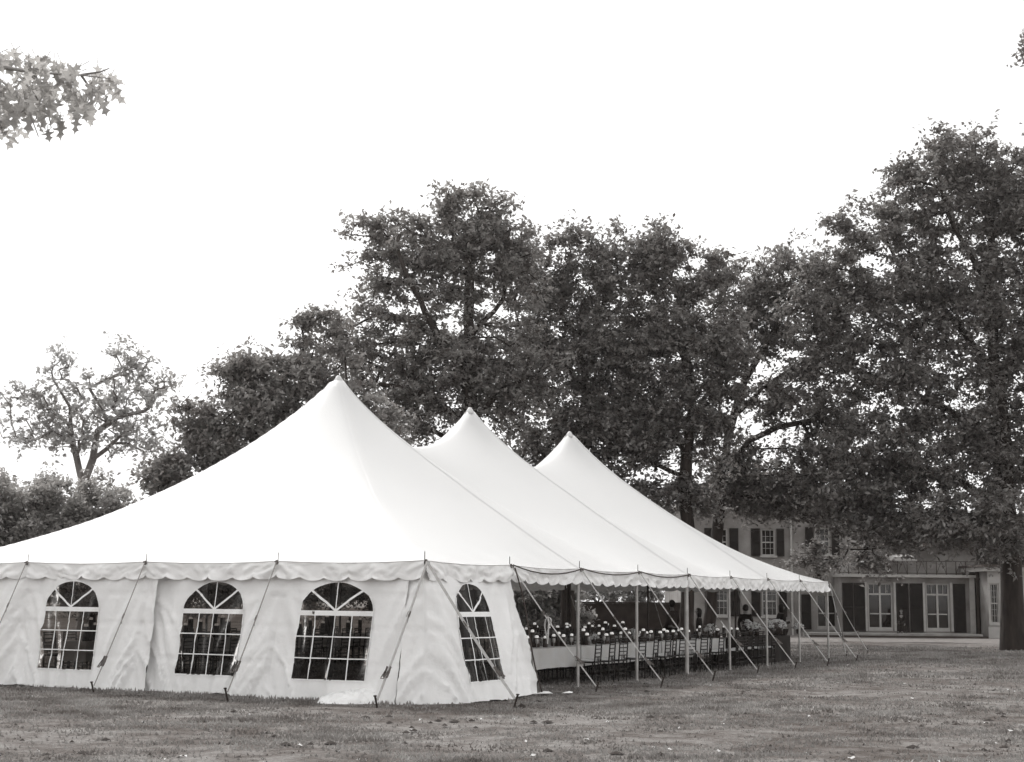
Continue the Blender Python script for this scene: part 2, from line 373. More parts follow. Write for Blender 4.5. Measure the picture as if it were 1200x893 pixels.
# side poles, straps, stakes
poles = [(0,i*B) for i in range(9)]+[(3,i*B) for i in range(1,5)]+[(2,i*B) for i in range(1,9)]+[(1,i*B) for i in range(1,4)]
ob_stake = {0:1.38, 3:.98, 2:1.4, 1:1.5}
def strap(P, Q, width, m, ratchet=.8, knot=.42, tail=False):
    P = Vector(P); Q = Vector(Q); d = (Q-P); L_ = d.length; dn = d.normalized()
    side_ = dn.cross(Vector((0,0,1))).normalized(); flat_ = side_.cross(dn).normalized() if width > .0235 else side_
    pts = [P+d*(i/12)-Vector((0,0,.05*math.sin(PI*i/12)*L_/3.)) for i in range(13)]
    st = MB(); st.strip(pts[:-1]+[Q], width, flat_, .006)
    so_ = tp(st.build('guy_strap', m))
    # ratchet buckle: frame, spool and handle
    r = P+d*ratchet-Vector((0,0,.02)); up_ = side_.cross(dn).normalized()
    if up_.z < 0: up_ = -up_
    mb = MB(); w2 = .04
    for s_2 in (-1,1):
        mb.strip([r-dn*.10+side_*w2*s_2+up_*.012, r+dn*.09+side_*w2*s_2+up_*.012], .035, up_, .004)
        mb.strip([r-dn*.02+side_*w2*s_2*.8+up_*.03, r+dn*.13+side_*w2*s_2*.8+up_*.07], .02, up_, .003)
    mb.tube([r+side_*w2, r-side_*w2], .016, 8); mb.tube([r+dn*.13+up_*.07+side_*w2, r+dn*.13+up_*.07-side_*w2], .010, 6)
    mb.tube([r-dn*.095+side_*w2, r-dn*.095-side_*w2], .008, 6); mb.tube([r+dn*.085+side_*w2, r+dn*.085-side_*w2], .008, 6)
    rb = mb.build('ratchet_buckle', M['steel']); rb.parent = so_
    k = P+d*knot-Vector((0,0,.045)); mb = MB()
    mb.strip([k-dn*.05+side_*.01, k+dn*.05+side_*.01], width*1.35, side_, .010); mb.strip([k+up_*.02, k+dn*.10-Vector((0,0,.05))], width*.5, side_, .003)
    kb = mb.build('strap_keeper', M['steel']); kb.parent = so_
    if tail:
        mb = MB(); c = P+d*tail
        for i in range(5):
            a = i*1.25; pts = [c+Vector((math.cos(a)*.07*math.sin(t*PI), math.sin(a)*.05*math.sin(t*PI), -.06*i*t-.26*t*t)) for t in (0,.25,.5,.75,1)]
            mb.strip(pts, .035, TV, .003)
        tb = mb.build('loose_strap_end', M['web']); tb.parent = so_
def stake(Q, lean):
    Q = Vector(Q); top = Q+Vector((0,0,.19))+lean*.05
    mb = MB(); mb.tube([Q-Vector((0,0,.05))-lean*.02, top], .017, 8); mb.lathe([(.028,0),(.03,.012),(.022,.022)], top-Vector((0,0,.005)), 8)
    tp(mb.build('stake', M['iron']))
for si, s in poles:
    P, n = perim(si, s)
    corner = (s in (0,) and si == 0) or (abs(s-LA) < .01) or (si == 3 and abs(s-LB) < .01)
    inset = n*(-.34 if si == 3 else -.03)
    if si == 0 and s < B+.1: inset = n*-.34+TV*(.3 if s < .1 else 0)
    big = (si == 0 and abs(s-4*B) < .01)
    front = si == 3
    mb = MB(); rr = .05 if big else .032
    mb.lathe([(rr+.01,0),(rr,.02),(rr,HE-.03)], P+inset, 10)
    if not (si == 3 or (si == 0 and s < .1)) or True:
        tp(mb.build('side_pole', M['pole'] if si == 0 else M['wood'], smooth=False))
    mb = MB(); mb.lathe([(.007,-.05),(.007,.14),(.003,.16)], P+n*.0+Vector((0,0,HE)), 6)
    tp(mb.build('pole_pin', M['iron']))
    mb = MB(); mb.tube([P+n*.03+Vector((0,0,HE-.06)), P+n*.03+Vector((0,0,HE+.02))], .022, 6)
    mb.strip([P+n*.05+Vector((-.03,0,HE+.0)), P+n*.05+Vector((.04,.0,HE-.04))], .03, Vector((0,0,1)), .004)
    tp(mb.build('eave_ring', M['steel']))
    top = P+n*.05+Vector((0,0,HE-.02))
    if front:
        if s > LB-.1: tg = [T(-.8,LB+.6)]
        else: tg = [T(-.9,s+.30)]
    elif si == 0 and s < .1: tg = [T(-1.04,.21), T(.58,-1.43)]
    elif si == 0 and abs(s-B) < .1: tg = [T(4.62,-1.05)]
    elif si == 0 and s > LA-.1: tg = [T(LA+1.0,-.25), T(LA+5.2,.15)]
    elif si == 0: tg = [T(s+1.05, -1.36)]
    elif si == 2 and s > LA-.1: tg = [T(LA+1.,LB+.6)]
    else: tg = [P+n*ob_stake[si]+TV*.3]
    for q in tg:
        q = Vector((q.x,q.y,0)); wide = (si == 0)
        strap(top, q+Vector((0,0,.13)), (.046 if s < .1 else .024) if wide else .022, M['web'] if wide else M['webdk'], ratchet=.80 if (si == 3 or s < .1) else random.uniform(.70,.82), knot=random.uniform(.34,.46), tail=.42 if (si == 0 and abs(s-B) < .1) else False)
        stake(q, (Vector((q.x,q.y,0))-Vector((P.x,P.y,0))).normalized())
# dark rope swagged along the long valance, its end hanging by the wall
mb = MB(); pts = []
for i in range(1,5):
    for k in range(9):
        t = k/8; s = (i+t)*B
        if i < 4: P, n = perim(0, s); pts.append(P+n*.075+Vector((0,0,HE+.0-.55*(t*(1-t))*(1.0 if i == 1 else .7))))
tp(mb.tube(pts, .013, 6).build('swag_rope', M['rope'], smooth=True))
# ---------------- side walls
wins_front = []; ZW0, ZSP, ZTOP = .34, 1.50, 2.02; WW = .72
def wall_pt(path_top, path_bot, s, z, seed, off=0.):
    zz = max(0, min(1, z/2.28)); P = path_bot(s).lerp(path_top(s), zz)
    n = path_top(s+.05)-path_top(s-.05); n = Vector((n.y,-n.x,0)).normalized()
    if n.dot(P-T(LA/2,LB/2)) < 0: n = -n
    lo = 1-zz
    t = (s/B)%1; sw_ = t-.5
    fold = .070*fbm(s*1.0+z*.15, seed, z*.06)+.075*(.4+.6*lo)*fbm(s*2.6-z*sw_*1.2, seed+3., z*.12)
    fold += .030*fbm(s*6.0-z*sw_*5, seed+6., z*.25)*(.5+.5*abs(2*sw_))
    rg_ = 1-abs(fbm(s*2.0-z*sw_*2.8, seed+11., z*.12))*3.5
    fold += .055*max(0,rg_)**2*(.3+.7*lo)
    dd = min(t,1-t)*B; fold += .05*math.exp(-((dd-.45*(2.35-z))/.10)**2)*math.exp(-((z-1.3)/.7)**2)
    for zcr in (.62,1.22,1.78): fold -= .012*math.exp(-((z-zcr-.03*fbm(s*.5,zcr,seed))/.022)**2)
    fold *= min(1, (2.3-z)/.25+.15)
    Q = P+n*(fold+off); Q.z = z+(.05*fbm(s*1.3,seed,7.)*lo if z < .3 else 0)
    return Q
def wall_panel(top, bot, s0, s1, wins, seed, hide_bot=0):
    holes = []
    pts = []; edges = []
    def addp(p): pts.append(Vector(p)); return len(pts)-1
    def loop(ps):
        ids = [addp(p) for p in ps]
        for i in range(len(ids)): edges.append((ids[i], ids[(i+1)%len(ids)]))
    st = .055
    nS = int((s1-s0)/st); nZ = int(2.28/st)
    rect = [(s0+(s1-s0)*i/nS,0) for i in range(nS)]+[(s1,2.28*i/nZ) for i in range(nZ)]+[(s1-(s1-s0)*i/nS,2.28) for i in range(nS)]+[(s0,2.28-2.28*i/nZ) for i in range(nZ)]
    loop(rect)
    outl = []
    for (c, hw) in wins:
        o_ = []
        for i in range(13): o_.append((c-hw+2*hw*i/12, ZW0))
        for i in range(1,20): o_.append((c+hw, ZW0+(ZSP-ZW0)*i/20))
        for i in range(0,25): t = PI*i/24; o_.append((c+hw*math.cos(t), ZSP+(ZTOP-ZSP)*math.sin(t)))
        for i in range(1,20): o_.append((c-hw, ZSP-(ZSP-ZW0)*i/20))
        loop(o_); outl.append(o_)
    def inside(c, hw, x, z, g=0):
        if z < ZW0-g or abs(x-c) > hw+g: return False
        return z <= ZSP or ((x-c)/(hw+g))**2+((z-ZSP)/(ZTOP-ZSP+g))**2 <= 1
    for i in range(1,nS):
        for j in range(1,nZ):
            x = s0+(s1-s0)*i/nS; z = 2.28*j/nZ
            if not any(inside(c,hw,x,z,.02) and not inside(c,hw,x,z,-.02) for c,hw in wins): addp((x+random.uniform(-.003,.003),z))
    r = delaunay_2d_cdt([p.to_2d() for p in pts], edges, [], 0, 1e-5)
    co, fs = r[0], r[2]; keep = []; pane = []
    for f in fs:
        cx = sum(co[i].x for i in f)/len(f); cz = sum(co[i].y for i in f)/len(f)
        w_in = [k for k,(c,hw) in enumerate(wins) if inside(c,hw,cx,cz)]
        (pane if w_in else keep).append((f, w_in))
    def mk(name, fl, off, m, par=None):
        used = sorted({i for f,_ in fl for i in f}); mp_ = {u:i for i,u in enumerate(used)}
        me = bpy.data.meshes.new(name); me.from_pydata([wall_pt(top,bot,co[i].x,co[i].y,seed,off) for i in used], [], [tuple(mp_[i] for i in f) for f,_ in fl]); me.update()
        return link(name, me, m, par, True)
    pn = tp(mk('wall_panel', keep, 0, M['wallfab']))
    for k,(c,hw) in enumerate(wins):
        o = mk('window_pane', [x for x in pane if k in x[1]], .004, M['vinyl']); o.parent = pn
        mb = MB()
        def bar(p, q, wd):
            L_ = math.hypot(q[0]-p[0], q[1]-p[1]); n_ = max(2,int(L_/.05)); dx, dz = (q[0]-p[0])/L_, (q[1]-p[1])/L_; nx, nz_ = -dz*wd/2, dx*wd/2
            base = len(mb.v)
            for i in range(n_+1):
                x, z = p[0]+(q[0]-p[0])*i/n_, p[1]+(q[1]-p[1])*i/n_
                for sg in (1,-1):
                    mb.v.append(tuple(wall_pt(top,bot,x+nx*sg,z+nz_*sg,seed,.012)))
            for i in range(n_): mb.f.append((base+2*i, base+2*i+1, base+2*i+3, base+2*i+2))
        bar((c-hw,ZSP-.02),(c+hw,ZSP-.02),.085)
        zs = ZSP-.055; rows = [ZW0+(zs-ZW0)*i/3 for i in (1,2)]
        for z in rows: bar((c-hw,z),(c+hw,z),.019)
        for i in (1,2,3): bar((c-hw+2*hw*i/4,ZW0),(c-hw+2*hw*i/4,zs),.019)
        bar((c,ZSP),(c,ZTOP),.02)
        for sg in (-1,1): bar((c,ZSP+.02),(c+sg*hw*.70,ZSP+(ZTOP-ZSP)*.71),.038)
        # welded white border round the sheet
        o_ = outl[k]
        for i in range(len(o_)):
            p, q = o_[i], o_[(i+1)%len(o_)]
            if math.hypot(p[0]-q[0],p[1]-q[1]) > 1e-4: bar(p, q, .022)
        me = mb.build('window_muntins', M['wallfab']); me.parent = pn
    return pn
SH = .16   # the whole front wall leans a little at its foot
def ftop(s): return T(.07, s, 2.28)
def fbot(s): return T(-.06+.03*math.sin(s*1.7), s+SH, 0)
def px_b(px):   # front wall coordinate s(=b) of a photo column near the eave
    d = ray(px, 700); n = TV; t = C0.dot(n)/Vector((d.x,d.y,0)).dot(n); P = d*t; return (Vector((P.x,P.y,0))-C0).dot(TU)
b183 = px_b(183)
wl = [px_b(396), px_b(252), px_b(87)]
hw_ = .74
_in = lambda s: TV*(.10*max(0,min(1,(s-b183+.6)/.5)))
wall_panel(lambda s: ftop(s)+_in(s), lambda s: fbot(s)+_in(s), .30, b183+.1, [(wl[0],hw_*1.0),(wl[1],hw_*.93)], 1.3)
wall_panel(ftop, fbot, b183-.02, b183+5.6, [(wl[2],hw_*.93),(wl[2]+B,hw_*.93)], 8.1)
wall_panel(ftop, fbot, b183+5.5, LB-.02, [], 12.7)
# corner panel: wraps the pole, then runs down the long side, its foot pulled outwards
def _cp(tbl, s):
    for i in range(len(tbl)-1):
        if s <= tbl[i+1][0] or i == len(tbl)-2:
            t = (s-tbl[i][0])/(tbl[i+1][0]-tbl[i][0]); return Vector(tbl[i][1]).lerp(Vector(tbl[i+1][1]), t)
def ctop(s): return _cp([(-.42,T(.05,.42,2.28)),(0,T(.04,.05,2.28)),(.06,T(.07,.05,2.28)),(3.06,T(B,.05,2.28)),(3.3,T(B+.05,.05,2.28))], s)
def cbot(s): return _cp([(-.42,T(-.22,.40)),(0,T(-.20,-.12)),(.3,T(.25,-.42)),(3.06,T(B+.15,-.62)),(3.3,T(B+.4,-.66))], s)
dcw = None
def px_a(px, b=-.15):
    d = ray(px, 720); n = TU; t = (C0.dot(n)+b)/Vector((d.x,d.y,0)).dot(n); P = d*t; return (Vector((P.x,P.y,0))-C0).dot(TV)
sw = px_a(557)
wall_panel(ctop, cbot, -.40, 3.06, [(sw-.05,.62)], 4.4)
# torn tail of the side panel lying on the grass + rope hanging down its edge
mb = MB(); e0 = T(B+.10,-.50,.03); e1 = T(B+.75,-.95,.02); pts = []
for i in range(9):
    t = i/8; P = e0.lerp(e1,t); wd = .16*(1-t)+.04; mb.v += [tuple(P+TV*wd+Vector((0,0,.03*math.sin(t*9)+.02))), tuple(P-TV*wd+Vector((0,0,.02)))]
mb.f = [(2*i,2*i+1,2*i+3,2*i+2) for i in range(8)]
tp(mb.build('ground_flap', M['wallfab'], smooth=True))
pts = [T(B+.02+.14*t, -.10-.52*t, HE-.05-(HE-.12)*t) for t in [i/10 for i in range(11)]]
tp(MB().tube([p+Vector((.03*math.sin(i*.6),0,0)) for i,p in enumerate(pts)], .014, 6).build('hanging_rope', M['rope'], smooth=True))
# ------------------------------------------------------------------ folded fabric by the corner
def heap(name, px0, px1, py, h, m, label, cat, seed, dep=.35):
    p0 = ground_pt(px0, py); p1 = ground_pt(px1, py); c = (p0+p1)/2; L_ = (p1-p0).length/2; n = 44; V = np.zeros((n,n,3)); d = (p1-p0).normalized(); e = Vector((-d.y,d.x,0))
    for i in range(n):
        for j in range(n):
            x, y = 2*i/(n-1)-1, 2*j/(n-1)-1
            r = math.hypot(x, y); q = max(0,1-r**3)**.5 if r < 1 else 0
            rd = 1+.18*fbm(math.atan2(y,x)*1.0,seed,0)
            ridge = 1-abs(fbm(x*2.6+seed,y*3.4,.5))*2.2
            z = h*q*(.35+.45*(x*.5+.5)+.45*ridge)+.02*fbm(x*7,y*7,seed)
            P = d*(x*L_*rd)+e*(y*dep*rd); V[i,j] = (P.x,P.y,max(-.01,z-.012))
    o = link(name, npmesh(name, V.reshape(-1,3), grid_faces(n,n), True), m); o.location = c; tag(o, label, cat); return o
heap('folded_fabric', 374, 452, 823, .22, M['wallfab'], 'crumpled white fabric lying on the grass below the third arched window', 'fabric', 2.2)
hp_ = heap('plastic_bundle', 446, 474, 822, .34, mat('cloudy_plastic', .45, .15, g2=.8, scale=6, spec=.8), 'small bundle of shiny clear plastic at the tent corner beside the strap', 'bundle', 5.2, .2)
# ------------------------------------------------------------------ banquet tables, chairs, vases
def copy_tree(o, parent=None):
    c = o.copy(); COL.objects.link(c); c.parent = parent
    for ch in list(o.children): copy_tree(ch, c)
    return c
RZ = math.atan2(TV.y, TV.x)    # local x along the tent's length
TL = 2.3
def table_thing():
    r = empty('banquet_table')
    MB().box(-TL/2+.02,TL/2-.02,-.38,.38,.71,.745).build('tabletop', M['chair'], r)
    for sx in (-1,1):
        for sy in (-1,1):
            MB().tube([(sx*(TL/2-.25),sy*.30,0),(sx*(TL/2-.25),sy*.30,.72)], .016, 6).build('leg', M['iron'], r)
    return r
def cloth_mesh(hem, seed, L_=TL, W_=.78, top=.755):
    # top sheet and skirt in one mesh: rows outward from centre
    n = 120; rows = []; peri = []
    hx, hy = L_/2-.012, W_/2
    for k in range(n):
        t = k/n*2*(2*hx+2*hy)
        if t < 2*hx: p = (-hx+t,-hy)
        elif t < 2*hx+2*hy: p = (hx,-hy+t-2*hx)
        elif t < 4*hx+2*hy: p = (hx-(t-2*hx-2*hy),hy)
        else: p = (-hx,hy-(t-4*hx-2*hy))
        peri.append(p)
    V = [(0,0,top)]
    for p in peri: V.append((p[0],p[1],top))
    nz = 6
    for j in range(1,nz+1):
        for k,p in enumerate(peri):
            t = j/nz; fo = .025*t*math.sin(k*.55+2*fbm(k*.05,seed,0))+.02*t
            nx = 1 if p[0] > hx-.01 else -1 if p[0] < -hx+.01 else 0; ny = 1 if p[1] > hy-.01 else -1 if p[1] < -hy+.01 else 0
            fo_x = min(max(fo,0),.03) if nx else 0
            V.append((p[0]+nx*min(fo_x,.01), p[1]+ny*fo, top-(top-hem)*t+(.02*fbm(k*.09,seed,2.) if j == nz else 0)))
    Fc = [(0,1+k,1+(k+1)%n) for k in range(n)]
    for j in range(nz):
        for k in range(n):
            a = 1+j*n+k; b_ = 1+j*n+(k+1)%n; Fc.append((a,a+n,b_+n,b_))
    me = bpy.data.meshes.new('tablecloth'); me.from_pydata(V, [], Fc); me.update(); return me
tproto = table_thing(); first_t = [True]
def chair_thing():
    r = empty('ladder_back_chair')
    MB().box(-.20,.20,-.20,.20,.43,.455).build('seat', M['chair'], r)
    MB().lathe([(.17,.456),(.195,.47),(.19,.495),(.15,.505)], (0,0,0), 12).build('seat_pad', M['pad'], r)
    for sx in (-1,1):
        MB().tube([(sx*.18,-.18,0),(sx*.18,-.19,.45),(sx*.175,-.225,.92)], [.013,.016,.013], 6).build('leg', M['chair'], r)
        MB().tube([(sx*.18,.18,0),(sx*.18,.18,.44)], .015, 6).build('leg', M['chair'], r)
    b = MB()
    for z in (.56,.64,.72,.80,.88): b.tube([(-.175,-.20-.035*(z-.45)/.47,z),(.175,-.20-.035*(z-.45)/.47,z)], .012, 6)
    b.tube([(-.185,-.228,.925),(.185,-.228,.925)], .015, 6)
    for x in (-.06,0,.06): b.tube([(x,-.197,.46),(x,-.205,.56)], .008, 5)
    b.build('backrest', M['chair'], r)
    s = MB()
    for z in (.16,.26): s.tube([(-.18,-.18,z),(.18,-.18,z)], .009, 5); s.tube([(-.18,.18,z),(.18,.18,z)], .009, 5)
    for sx in (-.18,.18): s.tube([(sx,-.18,.2),(sx,.18,.2)], .009, 5)
    s.build('stretcher', M['chair'], r)
    return r
cproto = chair_thing(); first_c = [True]
def put_chair(a, b, rz, label, group):
    o = cproto if first_c[0] else copy_tree(cproto); first_c[0] = False
    P = T(a,b); o.location = P; o.rotation_euler.z = rz; o['label'] = label; o['category'] = 'chair'; o['group'] = group
ROWS = [(1.15,5.5,5,'row nearest the open side'),(4.4,12.0,3,'middle row'),(10.4,2.6,5,'row farthest from the lawn')]
ordn = ['first','second','third','fourth','fifth']
for ri,(bc,a0,nt_,rn) in enumerate(ROWS):
    cm = None
    for k in range(nt_):
        a = a0+TL*(k+.5); P = T(a,bc)
        o = tproto if first_t[0] else copy_tree(tproto); first_t[0] = False
        o.location = P; o.rotation_euler.z = RZ
        tag(o, f'long table, {ordn[k]} from the window wall in the {rn}', 'table', 'banquet tables under the tent')
        if cm is None: cm = cloth_mesh(.34, ri+.5)
        c = link('tablecloth', cm if k else cm); 
        if not cm.materials: cm.materials.append(M['cloth'])
        c.location = P; c.rotation_euler.z = RZ
        tag(c, f'pale cloth over the {ordn[k]} table of the {rn}', 'tablecloth', 'pale tablecloths under the tent')
# chairs along the nearest row, where the photo shows them
cx = [693,707.5,722,743,757,772,785,796,806,816,826,836,845,853,861,869,877,884,891,898]
for i, px in enumerate(cx):
    a, _ = onB(px, 765, .34)
    w_ = ('window-wall end' if i < 3 else 'middle' if i < 11 else 'far end')
    put_chair(a, .38+random.uniform(-.09,.07), RZ+random.uniform(-.25,.25), 'ladder-back chair on the lawn side of the nearest table row, '+w_, 'chairs on the lawn side of the nearest table row, '+w_)
for ri,(bc,a0,nt_,rn) in enumerate(ROWS):
    for sd_ in (-1,1):
        if ri == 0 and sd_ == -1: continue
        for k in range(nt_*4):
            if random.random() < .06: continue
            a = a0+.32+k*(TL*nt_-.6)/(nt_*4-1)
            put_chair(a, bc+sd_*.74+random.uniform(-.03,.03), (RZ if sd_ < 0 else RZ+PI)+random.uniform(-.1,.1),
              'ladder-back chair on the '+('lawn' if sd_ < 0 else 'far')+' side of the '+rn, 'chairs on the '+('lawn' if sd_ < 0 else 'far')+' side of the '+rn)
# vases
vcache = {}
def vase(P, h, r, label, group):
    key = (round(h,2), r)
    if key not in vcache:
        g = empty('candle_vase')
        MB().lathe([(r*.9,0),(r,.01),(r,h),(r*.93,h+.001),(r*.93,h*.75)], n=12).build('glass_cylinder', M['glassy'], g, True)
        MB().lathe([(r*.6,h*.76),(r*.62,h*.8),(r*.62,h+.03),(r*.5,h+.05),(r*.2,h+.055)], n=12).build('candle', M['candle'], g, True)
        vcache[key] = g; o = g
    else: o = copy_tree(vcache[key])
    o.location = P; o.rotation_euler.z = random.random()*6; q_ = random.uniform(.82,1.2); o.scale = (q_,q_,random.uniform(.93,1.06))
    tag(o, label, 'vase', group)
vl = [(618,747.5),(624,738),(629,744.5),(639,746),(649,743),(655,738.5),(660.5,745.5),(670,741),(683.7,736),(688,741),(702,741),(706.5,736.5),(710.7,742.7),(717,740),(728,742.7),(732.6,735.7),(737,741),(750,740.5),(754,736.5),(757.7,742),(763,740.7),(773.7,742.7),(778,736),(781.7,740.5),(789,741.7),(795.6,740),(798.8,735),(807,738),(817.8,740.5),(820,733.7),(841,738),(848.5,733),(857,736),(864,737)]
for i,(px,py) in enumerate(vl):
    bb = 1.15+(-.12,.1,.0)[i%3]; a, z = onB(px, py, bb); a = max(a,5.56)
    h = min(.62,max(.2,round((z-.755-.06)/.03)*.03)); 
    seg = ('end by the window wall' if i < 8 else 'stretch behind the first chairs' if i < 17 else 'middle stretch' if i < 26 else 'far stretch'); sz = 'tall' if py < 739 else 'short'
    vase(T(a,bb,.756), h, .065 if h < .4 else .06, f'{sz} candle cylinder on the nearest table row, {seg}', f'{sz} candle cylinders on the nearest row, {seg}')
for ri,(bc,a0,nt_,rn) in enumerate(ROWS[1:],1):
    for k in range(nt_*2):
        for q,(da,h) in enumerate(((-.22,.24),(0,.33),(.2,.27)) if ri == 1 else ((-.22,.3),(0,.45),(.2,.36))):
            vase(T(a0+.55+k*1.13+da, bc+random.uniform(-.1,.1), .756), h, .065 if h < .4 else .06, ('tall','short')[h < .4]+' candle cylinder on the '+rn, ('tall','short')[h < .4]+' candle cylinders on the '+rn)
gm = mat('clear_glassware', .35, .05, spec=1.0)
wg = None
for k in range(26):
    a = 5.9+k*.43+random.uniform(-.06,.06); sd_ = (-1,1)[k%2]
    if wg is None: wg = o = MB().lathe([(.034,0),(.034,.004),(.005,.01),(.004,.08),(.03,.11),(.036,.15),(.03,.19)], n=10).build('wine_glass', gm, None, True)
    else: o = wg.copy(); COL.objects.link(o)
    o.location = T(a, 1.15+sd_*.26, .756); tag(o, 'stemmed glass set at the '+('lawn' if sd_ < 0 else 'far')+' edge of the nearest table row', 'glass', 'stemmed glasses on the '+('lawn' if sd_ < 0 else 'far')+' edge of the nearest table row')
def flowers(P, s, label, seed=0, low=False):
    rs = random.Random(seed); g = empty('flower_arrangement', P)
    MB().lathe([(.06*s,0),(.09*s,.02),(.11*s,.14*s),(.09*s,.20*s)], n=12).build('bowl', M['glassy'], g, True)
    V = []; Fq = []
    mb = MB()
    for i in range(int(22)):
        th = rs.random()*2*PI; ph = math.acos(rs.uniform(-.1,1)); c = Vector((math.cos(th)*math.sin(ph)*.2*s, math.sin(th)*math.sin(ph)*.2*s, .22*s+.17*s*math.cos(ph)))
        for k in range(9):   # each bloom: petals round a centre
            d = Vector((rs.gauss(0,1),rs.gauss(0,1),rs.gauss(.3,1))).normalized(); e = d.orthogonal().normalized(); f_ = d.cross(e); q = .032*s; cc = c+d*.03*s
            mb.add([cc-e*q, cc-f_*q*.7+d*q*.5, cc+e*q, cc+f_*q*.7+d*q*.5], [(0,1,2,3)])
    mb.build('blooms', M['petal'], g)
    mb = MB()
    for i in range(60):
        d = Vector((rs.gauss(0,1),rs.gauss(0,1),abs(rs.gauss(0,.6)))).normalized(); c = Vector((0,0,.2*s))+d*.2*s*rs.uniform(.7,1.3); e = d.orthogonal().normalized()*.02; mb.add([c-e, c+d*.04-Vector((0,0,.01)), c+e, c-d*.04], [(0,1,2,3)])
    mb.build('foliage', M['leaf'], g)
    tag(g, label, 'flowers', 'white flower bowls on the nearest table row'); return g
for i,(px,s) in enumerate(((696,.55),(741.5,.75),(833,.9),(878,1.1),(886,.9))):
    a, z = onB(px, 742, 1.2); flowers(T(a,1.2,.756), s, ('small','low','full','large','wide')[i]+' bowl of white flowers on the nearest table row, '+('behind the first chairs','by the third tent pole','beyond the thick pole','before a person','at the far end')[i], i)
# black draped table at the far end, with tub and flowers
bt = empty('serving_table', T(19.8,.95), RZ); tag(bt, 'long table hidden under a black floor-length cloth at the far end of the tent', 'table')
MB().box(-2.28,2.28,-.36,.36,.69,.73).build('tabletop', M['chair'], bt)
for sx in (-2.1,2.1):
    for sy in (-.3,.3): MB().tube([(sx,sy,0),(sx,sy,.70)], .018, 6).build('leg', M['iron'], bt)
c = link('black_tablecloth', cloth_mesh(.01, 9.1, 4.7, .8, .745), M['blackcloth']); c.location = T(19.8,.95); c.rotation_euler.z = RZ
tag(c, 'black floor-length cloth covering the serving table at the far end', 'tablecloth')
a, z = onB(946, 742, .95); g = empty('drinks_tub', T(min(a,21.8),.95,.748)); tag(g, 'round dark tub with a pale domed lid on the black cloth', 'tub')
MB().lathe([(.13,0),(.20,.06),(.24,.20),(.245,.24)], n=20).build('tub_body', M['iron'], g, True)
MB().lathe([(.25,.242),(.25,.26),(.20,.32),(.10,.36),(.02,.37)], n=20).build('lid', M['steel'], g, True)
for px, s, lb in ((905,1.2,'large bowl of white flowers at the near end of the black table'),(913,1.1,'second bowl of white flowers on the black table, beside the standing person'),(936,.8,'small bowl of white flowers on the black table beside the tub')):
    a, z = onB(px, 742, .95); flowers(T(max(a,17.7),.95,.748), s, lb, px)
